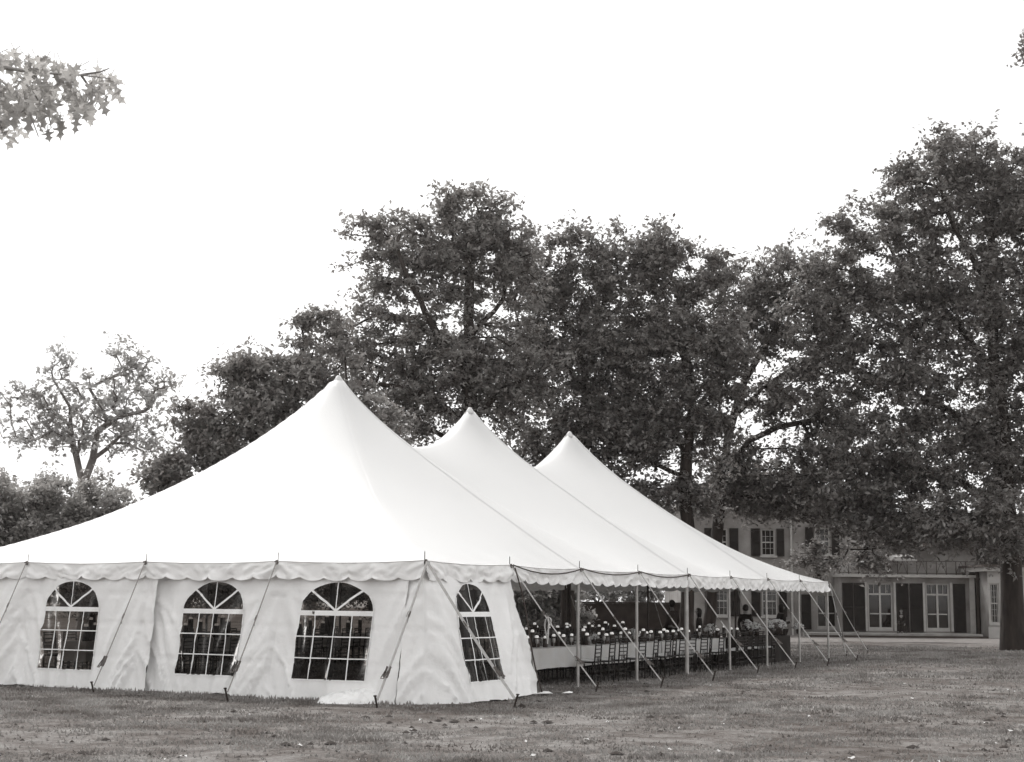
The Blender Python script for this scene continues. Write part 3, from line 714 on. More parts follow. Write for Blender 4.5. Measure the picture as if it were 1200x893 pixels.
# ------------------------------------------------------------------ people
def skin_obj(name, verts, edges, radii, m, parent, root=0, sub=2):
    me = bpy.data.meshes.new(name); me.from_pydata(verts, edges, []); me.update()
    o = link(name, me, m, parent)
    sm = o.modifiers.new('skin', 'SKIN'); sm.use_smooth_shade = True
    me.skin_vertices[0].data[root].use_root = True
    for i, r in enumerate(radii):
        r = r if isinstance(r, tuple) else (r, r); me.skin_vertices[0].data[i].radius = r
    sb = o.modifiers.new('sub', 'SUBSURF'); sb.levels = sub; sb.render_levels = sub
    return o
def person(P, rz, H, label, pose='stand', long_hair=False, arms=((.28,.15,-.05),(.28,.15,-.05)), group=None, seat=.45, jacket=None):
    k = H/1.75; g = empty('person', P, rz); tag(g, label, 'person')
    if group: g['group'] = group
    # facing +y. joints
    hipz = .93*k if pose == 'stand' else seat+.09
    lean = .0 if pose == 'stand' else .04
    J = {}; V = []; E = []; R = []
    def a(n, x, y, z, r, par=None):
        V.append((x,y,z)); R.append(r); J[n] = len(V)-1
        if par: E.append((J[par], J[n]))
    a('pel',0,0,hipz,(.15*k,.11*k)); a('wa',0,.0,hipz+.17*k,(.125*k,.095*k),'pel'); a('ch',0,lean,hipz+.37*k,(.155*k,.11*k),'wa'); a('nb',0,lean,hipz+.52*k,(.07*k,.06*k),'ch')
    a('nk',0,lean+.01,hipz+.60*k,.05*k,'nb'); a('jw',0,lean+.03,hipz+.65*k,(.06*k,.07*k),'nk'); a('hd',0,lean+.025,hipz+.725*k,(.078*k,.095*k),'jw'); a('tp',0,lean+.015,hipz+.79*k,(.06*k,.07*k),'hd')
    nc = len(V)
    for s, (ex, ey, ez) in zip((-1,1), arms):
        q = 'l' if s < 0 else 'r'
        a(q+'sh',s*.17*k,lean,hipz+.48*k,.055*k,'nb' if False else 'ch'); el = (s*.235*k, lean-.03, hipz+.20*k); a(q+'el',*el,.040*k,q+'sh')
        wr = (s*(ex-.05)*k, lean+ey, hipz+.20*k+(-.24*k if abs(ey) < .2 else ez)); a(q+'wr',*wr,.027*k,q+'el')
        d = (Vector(wr)-Vector(el)).normalized(); pm = Vector(wr)+d*.06*k; a(q+'pm',*pm,(.036*k,.018*k),q+'wr')
        sdv = Vector((0,1,0)) if abs(ey) < .2 else Vector((1,0,0))
        for fi,(o_,ln) in enumerate(((-.027,.068),(-.009,.08),(.009,.075),(.027,.06))):
            b0 = pm+d*.025*k+sdv*o_*k; a(f'{q}f{fi}',*b0,.0095*k,q+'pm'); a(f'{q}g{fi}',*(b0+d*ln*.6*k+Vector((-s*.012,0,0))),.008*k,f'{q}f{fi}'); a(f'{q}h{fi}',*(b0+d*ln*k+Vector((-s*.028,0,0))),.0065*k,f'{q}g{fi}')
        th = Vector(wr)+d*.02*k+sdv*.03*k; a(q+'t0',*th,.011*k,q+'wr'); a(q+'t1',*(th+d*.04*k+sdv*.022*k),.009*k,q+'t0')
        if pose == 'stand':
            a(q+'hp',s*.09*k,0,hipz-.05*k,.085*k,'pel'); a(q+'kn',s*.10*k,.015,.48*k,.055*k,q+'hp'); a(q+'an',s*.10*k,-.01,.09*k,.037*k,q+'kn'); a(q+'to',s*.12*k,.15*k,.035,.033*k,q+'an')
        else:
            a(q+'hp',s*.09*k,.05,hipz-.01,.085*k,'pel'); a(q+'kn',s*.11*k,.44*k,seat+.06,.058*k,q+'hp'); a(q+'an',s*.11*k,.46*k,.09*k,.037*k,q+'kn'); a(q+'to',s*.12*k,.62*k,.035,.033*k,q+'an')
    skin_obj('body', V, E, R, M['skin'], g)
    # clothing
    names = ['pel','wa','ch','nb']; ids = {n:i for i,n in enumerate(names)}
    cv = [V[J[n]] for n in names]; cr = [tuple(x+.014 for x in R[J[n]]) for n in names]; ce = [(0,1),(1,2),(2,3)]
    for q in 'lr':
        for n, par in ((q+'sh','ch'),(q+'el',q+'sh'),(q+'wr',q+'el')):
            cv.append(V[J[n]]); x = R[J[n]]; cr.append((x+.013,x+.013)); ids[n] = len(cv)-1; ce.append((ids[par],ids[n]))
    skin_obj('jacket', cv, ce, cr, jacket or M['suit'], g)
    cv = [V[J['pel']]]; cr = [tuple(x+.010 for x in R[J['pel']])]; ce = []; ids = {'pel':0}
    for q in 'lr':
        for n, par in ((q+'hp','pel'),(q+'kn',q+'hp'),(q+'an',q+'kn')):
            cv.append(V[J[n]]); x = R[J[n]]; cr.append((x+.014,x+.014)); ids[n] = len(cv)-1; ce.append((ids[par],ids[n]))
    skin_obj('trousers', cv, ce, cr, M['suit'], g)
    for q in 'lr':
        A_, T_ = Vector(V[J[q+'an']]), Vector(V[J[q+'to']])
        skin_obj('shoe', [tuple(A_+Vector((0,-.04,-.045))), tuple(A_+Vector((0,.04,-.045))), tuple(T_+Vector((0,.03,.0)))], [(0,1),(1,2)], [.045*k,.047*k,.036*k], M['hair'], g, sub=1)
    hx, hy, hz_ = V[J['hd']]; bm = bmesh.new(); bmesh.ops.create_icosphere(bm, subdivisions=3, radius=1)
    bmesh.ops.delete(bm, geom=[v for v in bm.verts if v.co.y > .35 and v.co.z < .45], context='VERTS')
    for v in bm.verts:
        q = 1+.07*noise.noise(v.co*4); low = -.6 if not long_hair else -2.3
        z = v.co.z if v.co.z > low else low
        if long_hair and v.co.z < -.2: v.co.z = v.co.z*2.2
        v.co = Vector((hx+v.co.x*.098*k*q, hy-.012+v.co.y*.112*k*q, hz_+.012+v.co.z*.118*k*q))
    me = bpy.data.meshes.new('hair'); bm.to_mesh(me); bm.free(); link('hair', me, M['hair'], g, True)
    fm = MB(); fy = hy+.088*k
    fm.add([(hx-.012,fy,hz_-.02),(hx+.012,fy,hz_-.02),(hx,fy+.026,hz_-.022),(hx,fy-.004,hz_+.02)], [(0,1,2),(0,2,3),(1,3,2)]); fm.build('nose', M['skin'], g)
    fm = MB()
    for sx in (-1,1): fm.lathe([(.004,-.006),(.009,0),(.004,.006)], (hx+sx*.03*k,fy-.006,hz_+.012), 8)
    fm.build('eyes', M['hair'], g)
    for sx in (-1,1): MB().lathe([(.008,-.03),(.014,0),(.012,.02),(.004,.03)], (hx+sx*.085*k,hy,hz_-.01), 8).build('ear', M['skin'], g, True)
    return g
person(T(22,1.9), -.5, 1.63, 'person in black jacket seen from behind beyond the far table end', arms=((.26,.1,0),(.26,.1,0)))
person(T(23.5,1.25), -1.2, 1.66, 'slim person in black standing near the tub with forearm raised', long_hair=True, arms=((.2,.24,.12),(.2,.22,.05)))
person(T(18.4,2.05), 1.3, 1.52, 'short person in dark clothes beside the thick tent pole', long_hair=True)
person(T(20,3.5), .7, 1.74, 'tall person in dark clothes standing behind the tables, left of the thick tent pole', jacket=M['shirt'])
# ------------------------------------------------------------------ HOUSE
HY = 78.0
def hx(px, Y=HY): return atY(px, 700, Y).x
def hz(py, Y=HY): return atY(1000, py, Y).z
house = empty('house', (hx(1000), HY, 0)); tag(house, 'large pale brick house with dark shutters, balcony and bay behind the trees', 'house')
HI = Matrix.Translation(-house.location)
def hp(o, par=None):
    o.parent = par or house
    if par is None: o.matrix_parent_inverse = HI
    return o
def holed(x0, x1, z0, z1, holes, Y, th, m, name='wall'):
    xs = sorted({x0,x1}|{v for h in holes for v in h[:2]}); zs = sorted({z0,z1}|{v for h in holes for v in h[2:]})
    xs = [x for x in xs if x0 <= x <= x1]; zs = [z for z in zs if z0 <= z <= z1]; mb = MB()
    bm = bmesh.new(); vd = {}
    def inh(x,z): return any(h[0] < x < h[1] and h[2] < z < h[3] for h in holes)
    def vv(x,z):
        if (x,z) not in vd: vd[(x,z)] = bm.verts.new((x,Y,z))
        return vd[(x,z)]
    for i in range(len(xs)-1):
        for j in range(len(zs)-1):
            if not inh((xs[i]+xs[i+1])/2,(zs[j]+zs[j+1])/2): bm.faces.new([vv(xs[i],zs[j]),vv(xs[i+1],zs[j]),vv(xs[i+1],zs[j+1]),vv(xs[i],zs[j+1])])
    r = bmesh.ops.extrude_face_region(bm, geom=bm.faces[:]); bmesh.ops.translate(bm, verts=[e for e in r['geom'] if isinstance(e,bmesh.types.BMVert)], vec=(0,th,0))
    bmesh.ops.recalc_face_normals(bm, faces=bm.faces[:])
    me = bpy.data.meshes.new(name); bm.to_mesh(me); bm.free(); return hp(link(name, me, m))
def window(x0, x1, z0, z1, Y, cols, rows, sh=None, door=False, transom=False, hang=.0):
    mb = MB(); f = .07; y0, y1 = Y+.06, Y+.14
    mb.box(x0,x0+f,y0,y1,z0,z1); mb.box(x1-f,x1,y0,y1,z0,z1); mb.box(x0+f,x1-f,y0,y1,z1-f,z1); mb.box(x0+f,x1-f,y0,y1,z0,z0+(f if not door else .18))
    zb = z0+(f if not door else .18)
    yb0, yb1 = y0+.01, y1-.02; zt = z1-f
    if transom:
        zt = z1-(z1-z0)*.25; mb.box(x0+f,x1-f,y0+.002,y1-.01,zt,zt+.09)
        mb.box((x0+x1)/2-.045,(x0+x1)/2+.045,y0+.004,y1-.012,zt+.09,z1-f)
        for q in (.25,.75): mb.box(x0+(x1-x0)*q-.014,x0+(x1-x0)*q+.014,yb0+.01,yb1,zt+.09,z1-f)
    for i in range(1,cols):
        x = x0+(x1-x0)*i/cols; wd = .05 if (door and cols == 2) else .009; mb.box(x-wd,x+wd,yb0,yb1,zb,zt)
    for j in range(1,rows):
        z = zb+(zt-zb)*(j/rows if not door else .42)
        wd = .03 if door else (.03 if (j == rows//2) else .008)
        for i in range(cols):
            xa = x0+(x1-x0)*i/cols+(.05 if door else .009)+(f-.009 if i == 0 else 0); xb = x0+(x1-x0)*(i+1)/cols-(.05 if door else .009)-(f-.009 if i == cols-1 else 0)
            if xb > xa: mb.box(xa,xb,yb0+.003,yb1-.003,z-wd,z+wd)
    w_ = hp(mb.build('french_door' if door else 'window', M['trim']))
    hp(MB().box(x0+f*.5,x1-f*.5,Y+.15,Y+.17,z0+.03,z1-.03).build('pane', M['pane']), w_)
    if not door: hp(MB().box(x0-.08,x1+.08,Y-.10,Y+.05,z0-.10,z0-.003).build('sill', M['trim']), w_)
    return w_
def shutter(x0, x1, z0, z1, Y):
    mb = MB(); f = .06; y0, y1 = Y-.06, Y-.012
    mb.box(x0,x0+f,y0,y1,z0,z1); mb.box(x1-f,x1,y0,y1,z0,z1); mb.box(x0+f,x1-f,y0,y1,z0,z0+f); mb.box(x0+f,x1-f,y0,y1,z1-f,z1); zm = (z0+z1)/2; mb.box(x0+f,x1-f,y0,y1,zm-.04,zm+.04)
    z = z0+f+.03
    while z < z1-f-.03:
        if abs(z-zm) > .07: mb.add([(x0+f,y0+.008,z-.02),(x1-f,y0+.008,z-.02),(x1-f,y1-.005,z+.025),(x0+f,y1-.005,z+.025)], [(0,1,2,3)])
        z += .06
    mb.box(x0+f,x1-f,y1-.004,y1-.001,z0+f,z1-f)
    return hp(mb.build('shutter', M['shutter']))
# main block
X0, X1 = hx(800), hx(1010); ZT = hz(596)
mw = []
for (pl, pr_, pt, pb, sl, sr) in ((837,853.5,621,652,(826,836),(855.5,866)),(893,909.5,621,652,(881,891.5),(911,920)),(957,974,619,650,(945,955),(976,985)),
                                   (838,853.5,688,723,(826,836.5),(856,867)),(893,911,688,723,(880.5,891),(913,922))):
    mw.append((hx(pl),hx(pr_),hz(pb),hz(pt),(hx(sl[0]),hx(sl[1])),(hx(sr[0]),hx(sr[1]))))
dr = (hx(957),hx(980),hz(738),hz(697))
holed(X0, X1, 0, ZT, [w_[:4] for w_ in mw]+[dr], HY, .35, M['brick'])
for w_ in mw:
    window(*w_[:4], HY, 3 if w_[3] > 3.5 else 3, 4)
    for s in w_[4:]: shutter(s[0],s[1],w_[2]-.03,w_[3]+.03,HY)
window(*dr, HY, 2, 2, door=True); shutter(hx(939),hx(950),dr[2],dr[3],HY); shutter(hx(983),hx(995),dr[2],dr[3],HY)
hp(MB().box(X0,X0+.3,HY+.352,HY+9,0,ZT).build('wall', M['brick'])); hp(MB().box(X0+.3,hx(1250),HY+8.7,HY+9,0,ZT).build('wall', M['brick']))
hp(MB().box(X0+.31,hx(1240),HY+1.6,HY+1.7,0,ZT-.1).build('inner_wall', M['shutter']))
hp(MB().box(X0-.35,X1+.35,HY-.40,HY+9.4,ZT+.003,ZT+.28).build('cornice', M['trim']))
hp(MB().add([(X0-.4,HY-.45,ZT+.285),(X1+.4,HY-.45,ZT+.285),(X1+.4,HY+9.5,ZT+.285),(X0-.4,HY+9.5,ZT+.285),(X0+3,HY+4.5,ZT+2.3),(X1-3,HY+4.5,ZT+2.3)], [(0,1,5,4),(1,2,5),(2,3,4,5),(3,0,4),(0,3,2,1)]).build('roof', M['roof']))
hp(MB().tube([(hx(928),HY-.09,0),(hx(928),HY-.09,ZT)], .06, 8).build('downpipe', M['trim']))
# right wing: glazed doors under a balcony, set a little forward
WY = 76.6; wx = lambda p: hx(p,WY); wz = lambda p: hz(p,WY)
ZB = wz(676)
d2 = (wx(1017),wx(1046),wz(739),wz(683)); d3 = (wx(1085),wx(1112.5),wz(739),wz(683))
holed(wx(985), wx(1141), 0, ZB-.004, [d2,d3], WY, .3, M['brick'])
for d in (d2,d3):
    window(*d, WY, 2, 2, door=True, transom=True)
    for x in (d[0]-.16,d[1]+.05): hp(MB().box(x,x+.11,WY-.05,WY-.004,d[2],d[3]+.05).build('door_jamb', M['trim']))
for a_, b_ in ((987,999.5),(1000.5,1013.5),(1050,1064.5),(1066,1081),(1117,1131)): shutter(wx(a_),wx(b_),wz(740),wz(683),WY)
hp(MB().box(wx(985),wx(985)+.3,WY+.302,HY-.004,0,ZB-.004).build('wall', M['brick']))
hp(MB().box(wx(983),wx(1143),WY-.25,HY+1.0,ZB,ZB+.14).build('balcony_slab', M['trim']))
hp(MB().box(X1+.002,hx(1150),HY+.6,HY+.9,ZB+.142,hz(640)).build('wall', M['brick']))
hp(MB().box(X1+.36,hx(1152),HY-.1,HY+8,hz(640)+.003,hz(640)+.2).build('roof', M['roof']))
mb = MB(); zr0, zr1 = ZB+.20, ZB+.20+.62
y = WY-.18
mb.box(wx(983),wx(1143),y-.02,y+.02,zr0,zr0+.035); mb.box(wx(983),wx(1143),y-.02,y+.02,zr1,zr1+.03)
n = 14
for i in range(n+1):
    x = wx(983)+(wx(1143)-wx(983))*i/n; mb.box(x-.02,x+.02,y-.018,y+.018,ZB+.14,zr0-.002); mb.box(x-.018,x+.018,y-.016,y+.016,zr0+.036,zr1-.002)
    if i < n and i % 2 == 0:
        x2 = wx(983)+(wx(1143)-wx(983))*(i+1)/n
        mb.tube([(x+.02,y,zr0+.04),((x+x2)/2,y,zr1-.01)], .013, 5); mb.tube([((x+x2)/2+.02,y,zr1-.01),(x2-.02,y,zr0+.04)], .013, 5)
hp(mb.build('balcony_railing', M['iron']))
pts_ = [(wx(1046),.0),(wx(1051),.16),(wx(1058),.20),(wx(1074),.20),(wx(1078),.02)]
zz = wz(656); mb = MB(); 
mb.add([(x,WY+.3,zz+h) for x,h in pts_]+[(x,WY+1.3,zz+h+.15) for x,h in pts_]+[(x,WY+.3,zz-.06) for x,h in pts_], [(0,5,6,1),(1,6,7,2),(2,7,8,3),(3,8,9,4),(10,0,1,11),(11,1,2,12),(12,2,3,13),(13,3,4,14)])
hp(mb.build('door_hood', M['trim']))
# terrace and steps
hp(MB().box(wx(940),wx(1136),WY-2.0,WY-.003,0,.20).build('terrace_edge', M['stone'])); hp(MB().box(wx(938),wx(1139),WY-2.4,WY-2.003,0,.10).build('terrace_step', M['stonedk']))
# pilaster, pipe and bay
hp(MB().box(wx(1136),wx(1141.5),WY-.14,WY-.004,0,ZB-.006).build('pilaster', M['trim']))
hp(MB().tube([(wx(1144.5),WY-.22,0),(wx(1144.5),WY-.22,wz(665))], .09, 8).tube([(wx(1144.5),WY-.22,wz(680)),(wx(1152),WY-.5,wz(671))], .04, 6).build('downpipe', M['iron']))
BYy = 75.0; bx = lambda p: hx(p,BYy); bz = lambda p: hz(p,BYy)
zb_ = bz(668)
wy0 = bx(1158)
bw_ = [(bx(1160),bx(1171),bz(729),bz(682)),(bx(1186),bx(1199),bz(729),bz(682)),(bx(1212),bx(1225),bz(729),bz(682))]
holed(wy0, bx(1245), 0, zb_, bw_, BYy, .25, M['bay'])
for b_ in bw_: window(*b_, BYy, 4, 6)
hp(MB().add([(wx(1147),WY-.01,0),(wy0-.002,BYy+.01,0),(wy0-.002,BYy+.01,zb_),(wx(1147),WY-.01,zb_),(wx(1147),WY+.3,0),(wy0-.002,BYy+.26,0),(wy0-.002,BYy+.26,zb_),(wx(1147),WY+.3,zb_)],[(0,1,2,3),(7,6,5,4),(0,3,7,4),(1,5,6,2),(3,2,6,7)]).build('wall', M['brick']))
hp(MB().box(wy0-.25,bx(1247),BYy-.22,HY+4,zb_+.003,zb_+.22).build('cornice', M['bay'])); hp(MB().box(wy0-.05,bx(1245),BYy-.06,BYy-.003,0,bz(733)).build('plinth', M['bay']))
hp(MB().box(wy0-.35,bx(1250),BYy-.32,HY+4.2,zb_+.223,zb_+.34).build('roof', M['roof']))
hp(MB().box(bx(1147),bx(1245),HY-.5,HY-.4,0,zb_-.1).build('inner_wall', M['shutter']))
for x in (1173.5,1182.5,1202,1209): hp(MB().box(bx(x),bx(x)+.18,BYy-.05,BYy-.004,bz(732),zb_-.01).build('pilaster', M['bay']))
# person seated by the open door
pp = Vector((wx(1050),WY-1.0,.20))
st = empty('terrace_stool', pp); tag(st, 'low dark stool on the terrace under the seated person', 'stool')
MB().box(-.2,.2,-.2,.2,.38,.42).build('seat', M['iron'], st)
for sx in (-.17,.17):
    for sy in (-.17,.17): MB().tube([(sx,sy,0),(sx,sy,.38)], .015, 6).build('leg', M['iron'], st)
person(pp, PI-.5, 1.5, 'person in dark clothes seated on the terrace between the glazed doors', pose='sit', seat=.42)
# gravel strip in front of the house
g0 = MB(); xs = [hx(700)+i*1.5 for i in range(24)]
fr_ = [(x, 65.5+.6*math.sin(i*.9)+.4*math.sin(i*2.1)) for i,x in enumerate(xs)]
g0.add([(x,y,.004) for x,y in fr_]+[(x,HY-.02,.004) for x,_ in fr_], [(i,i+1,len(xs)+i+1,len(xs)+i) for i in range(len(xs)-1)])
o = g0.build('gravel_path', M['gravel']); tag(o, kind='structure')
# garden wall behind the tent
gw = empty('garden_wall', (atY(745,700,63).x,63,0)); tag(gw, 'long dark brick garden wall behind the tent, level with the table candles', 'wall')
xa, xb = atY(610,700,63).x, atY(799,700,63).x; zt = atY(745,707.5,63).z
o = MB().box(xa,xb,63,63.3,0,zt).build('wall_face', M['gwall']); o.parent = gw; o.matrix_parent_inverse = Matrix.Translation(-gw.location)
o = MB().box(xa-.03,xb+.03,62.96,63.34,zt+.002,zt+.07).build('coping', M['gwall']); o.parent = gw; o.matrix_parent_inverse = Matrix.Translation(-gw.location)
# ------------------------------------------------------------------ TREES
def leaf_cloud(centers, rads, per, size, m, name, parent, seed, flat=.6, elong=1.7, jit=1.0):
    rg = np.random.default_rng(seed); C_ = np.array(centers); R_ = np.array(rads); K = max(4,per//8); pl = max(1,per//K)
    mid = C_.mean(0); c = np.repeat(C_, K, 0); r = np.repeat(R_, K)[:,None]; out = c-mid; out /= (np.linalg.norm(out,axis=1,keepdims=True)+1e-6)
    d = rg.normal(0,1,c.shape)+out*.55+np.array([0,0,.25]); d[:,2] *= flat; d /= np.linalg.norm(d,axis=1,keepdims=True); ln = r*(.55+.75*rg.random(r.shape))*jit
    c = np.repeat(c, pl, 0); d = np.repeat(d, pl, 0); ln = np.repeat(ln, pl, 0); n = len(c); tt = .12+.9*rg.random((n,1))**.75
    P = c+d*tt*ln+rg.normal(0,1,(n,3))*(.045+.07*tt*ln); P[:,2:] -= .18*tt**2*ln
    nrm = rg.normal(0,1,(n,3)); nrm[:,2] = np.abs(nrm[:,2])+.35; nrm /= np.linalg.norm(nrm,axis=1,keepdims=True)
    t = rg.normal(0,1,(n,3)); t -= nrm*(t*nrm).sum(1,keepdims=True); t /= np.linalg.norm(t,axis=1,keepdims=True); b = np.cross(nrm,t)
    s = (size*(.55+.8*rg.random((n,1))))
    V = np.stack([P-t*s*elong*.5, P-b*s*.42+nrm*s*.12, P+t*s*elong*.5-nrm*s*.15, P+b*s*.42+nrm*s*.12],1).reshape(-1,3)
    return link(name, npmesh(name, V, np.arange(4*n).reshape(-1,4)), m, parent)
def tree(name, base, lobes, Y, trunk_r, label, group, seed, n_attr=420, per=150, size=.16, crad=(.55,1.1), leaf='leaf', bark='bark', fork=.3, cat='tree', flat=.6, shell=.55, lean=None, tips=True, dscale=.62, leafless=0., alpha=.35, minr=.012, guides=()):
    """lobes: photo ellipses (px,py,rx,ry[,dY]) turned into ellipsoids that stand at depth Y"""
    rs = random.Random(seed); base = Vector(base); L_ = []
    for lb in lobes:
        px, py, rx, ry = lb[:4]; dy = lb[4] if len(lb) > 4 else 0
        c = atY(px, py, Y+dy); sc = (Y+dy)/F; L_.append((c, rx*sc, ry*sc))
    vol = [a*b*a*dscale for _,a,b in L_]; tot = sum(vol); A = []
    for (c,a,b), v_ in zip(L_, vol):
        for _ in range(max(3,int(n_attr*v_**.8/sum(q**.8 for q in vol)))):
            d = Vector((rs.gauss(0,1),rs.gauss(0,1),rs.gauss(0,1))).normalized(); q = rs.random()**shell
            A.append(c+Vector((d.x*a*q, d.y*a*dscale*q, d.z*b*q)))
    cz = sum(c.z*v_ for (c,_,_),v_ in zip(L_,vol))/tot; top = base.copy(); zmin = min(c.z-b for c,_,b in L_)
    zf = base.z+max(1.5,(cz-base.z)*fork)
    cx_ = sum(c.x*v_ for (c,_,_),v_ in zip(L_,vol))/tot; cy_ = sum(c.y*v_ for (c,_,_),v_ in zip(L_,vol))/tot
    # skeleton: nodes with parents
    nodes = [base]; par = [-1]; plen = [0.]
    nst = 7
    ftop_ = Vector((base.x+(cx_-base.x)*.12+(lean or 0), base.y+(cy_-base.y)*.1, zf))
    for i in range(1,nst+1):
        t = i/nst; p = base.lerp(ftop_, t)+Vector((math.sin(t*4+seed)*.08,math.cos(t*3+seed)*.08,0)); nodes.append(p); par.append(len(nodes)-2); plen.append(plen[-1]+(p-nodes[-2]).length)
    first = len(nodes)-2
    for gi, gd in enumerate(guides):
        off = rs.uniform(-1.5,1.5)*(gi > 0); q = [atY(x,y,base.y+(off*min(1,i/2) if gi else 0)) for i,(x,y) in enumerate(gd)]
        if gi == 0:
            nodes = [base]; par = [-1]; plen = [0.]; prev = 0
        else:
            prev = min(range(len(nodes)), key=lambda k: (nodes[k]-q[0]).length); q = q[1:]
        for p in q:
            a_ = nodes[prev]; m_ = max(1,int((p-a_).length/.7))
            for i in range(1,m_+1):
                pt = a_.lerp(p,i/m_)+Vector((rs.gauss(0,.04),rs.gauss(0,.05),0)); nodes.append(pt); par.append(prev); plen.append(plen[prev]+(pt-nodes[prev]).length*.35); prev = len(nodes)-1
        if gi == 0: first = max(1,int(len(nodes)*.55)); ftop_ = nodes[-1]
    A.sort(key=lambda p: (p-ftop_).length)
    NA = np.zeros((20000,3)); PL = np.zeros(20000)
    for i,p in enumerate(nodes): NA[i] = p; PL[i] = plen[i]
    ends = []
    for p in A:
        n = len(nodes); q = NA[:n]; d = np.linalg.norm(q-np.array(p), axis=1); cost = d+alpha*PL[:n]+.35*np.maximum(0,q[:,2]-p.z)
        cost[:first] += 50
        k = int(np.argmin(cost)); q0 = nodes[k]; dv = Vector(p)-q0; L2 = dv.length; ns = max(1,int(L2/.7)); prev = k
        off = Vector((rs.gauss(0,1),rs.gauss(0,1),rs.gauss(0,.6)))*L2*.09
        for i in range(1,ns+1):
            t = i/ns; pt = q0.lerp(p,t)+off*math.sin(PI*t)+Vector((0,0,-.08*L2*math.sin(PI*t)*.5)); nodes.append(pt); par.append(prev); plen.append(plen[prev]+L2/ns); NA[len(nodes)-1] = pt; PL[len(nodes)-1] = plen[-1]; prev = len(nodes)-1
        ends.append(prev)
    cnt = [0.]*len(nodes); 
    for e in ends:
        cnt[e] += 1
    for i in range(len(nodes)-1,0,-1): cnt[par[i]] += cnt[i]
    mx_ = max(cnt[1],1); rad = [max(minr, trunk_r*(c/mx_)**.46) for c in cnt]
    for i in range(0,4): rad[i] = trunk_r*(1+.45*math.exp(-i*1.3))
    ch = {}
    for i in range(1,len(nodes)): ch.setdefault(par[i],[]).append(i)
    mbT, mbL = MB(), MB(); stack = [(0,None)]
    while stack:
        s, pr = stack.pop(); chain = [s]; cur = s
        while cur in ch:
            c2 = sorted(ch[cur], key=lambda k_: -cnt[k_]); 
            for o_ in c2[1:]: stack.append((o_,cur))
            cur = c2[0]; chain.append(cur)
        pts = ([nodes[pr]] if pr is not None else [])+[nodes[i] for i in chain]
        rr = ([rad[chain[0]]] if pr is not None else [])+[rad[i] for i in chain]
        if len(pts) > 1: (mbT if s == 0 else mbL).tube(pts, rr, 12 if s == 0 else (6 if rr[0] > .05 else 4), cap=False)
    root = empty(name, base); I_ = Matrix.Translation(-base)
    t_ = mbT.build('trunk', M[bark], root, True); t_.matrix_parent_inverse = I_
    l_ = mbL.build('limbs', M[bark], root, True); l_.matrix_parent_inverse = I_
    cc, cr = [], []
    for e in ends:
        if rs.random() < leafless: continue
        cc.append(nodes[e]); cr.append(rs.uniform(*crad))
        if tips and rs.random() < .5 and par[e] > 0: cc.append(nodes[par[e]]); cr.append(rs.uniform(*crad)*.7)
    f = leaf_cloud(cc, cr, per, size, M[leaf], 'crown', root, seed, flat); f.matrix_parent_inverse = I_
    tag(root, label, cat, group)
    return root
TG = None
def gb(px, Y): return (atY(px,700,Y).x, Y, 0)
# big centre-left tree
tree('deciduous_tree', gb(549,54), [(549,290,65,75),(460,300,60,62),(600,290,40,50),(505,300,50,60),(430,390,40,70),(500,390,70,70),(590,330,50,80),(560,430,90,70),(470,470,90,55),(610,450,60,70),(545,245,40,35),(440,270,35,30),(590,245,25,30),(400,400,30,45)],
     54, .34, 'tall broad tree rising behind the middle peak of the tent, crown thin at the top', TG, 21, n_attr=620, per=62, size=.118, leaf='leafmid', fork=.75, crad=(.5,.95), guides=[[(549,650),(549,500),(551,420),(549,350),(551,270)],[(549,500),(510,470),(480,455),(440,450)],[(550,490),(590,455),(625,440)],[(551,440),(510,390),(480,330),(465,290)],[(550,400),(590,350),(600,290)],[(549,520),(500,500),(460,485)]])
tree('deciduous_tree', gb(664,57), [(665,330,50,60),(620,340,45,55),(710,345,45,50),(690,400,70,70),(640,420,60,60),(700,290,40,35),(660,500,80,55),(720,480,60,60),(655,280,25,25),(620,560,50,40)],
     57, .27, 'tree with slim trunk seen under the canopy, crown between the middle and third peaks', TG, 33, n_attr=440, per=60, size=.12, fork=.6, crad=(.5,.95))
tree('deciduous_tree', gb(806,56), [(760,320,60,50),(800,400,80,70),(740,420,70,70),(830,330,45,40),(780,480,75,60),(725,510,60,50),(850,440,40,50),(770,290,40,30),(715,580,45,35),(775,585,45,38),(820,575,35,30),(840,500,35,60)],
     56, .25, 'dense tree behind the farthest peak of the tent with thick straight trunk', TG, 45, n_attr=680, per=60, size=.12, fork=.6, crad=(.5,.95), guides=[[(805,650),(804,590),(804,530),(810,490),(806,430),(800,370)],[(804,530),(770,490),(740,450),(720,410)],[(810,490),(835,455),(850,420)],[(804,560),(760,540),(725,525)],[(806,430),(775,370),(765,320)]])
tree('deciduous_tree', gb(828,60), [(880,385,55,50),(930,330,50,50),(915,470,50,30),(965,390,45,60),(880,345,45,35),(930,562,85,44),(985,505,55,55),(880,588,50,22),(850,545,30,50),(955,595,55,18)],
     60, .24, 'leaning forked tree in front of the house, its limbs spreading to the right', TG, 57, n_attr=520, per=62, size=.12, fork=.55, crad=(.5,.95), guides=[[(838,650),(841,620),(845,560),(857,490),(868,455),(880,400)],[(845,560),(877,517),(913,500),(960,490)],[(857,490),(895,455),(930,430),(955,420),(975,395)],[(850,540),(830,520),(820,490)],[(868,455),(900,400),(925,345)]])
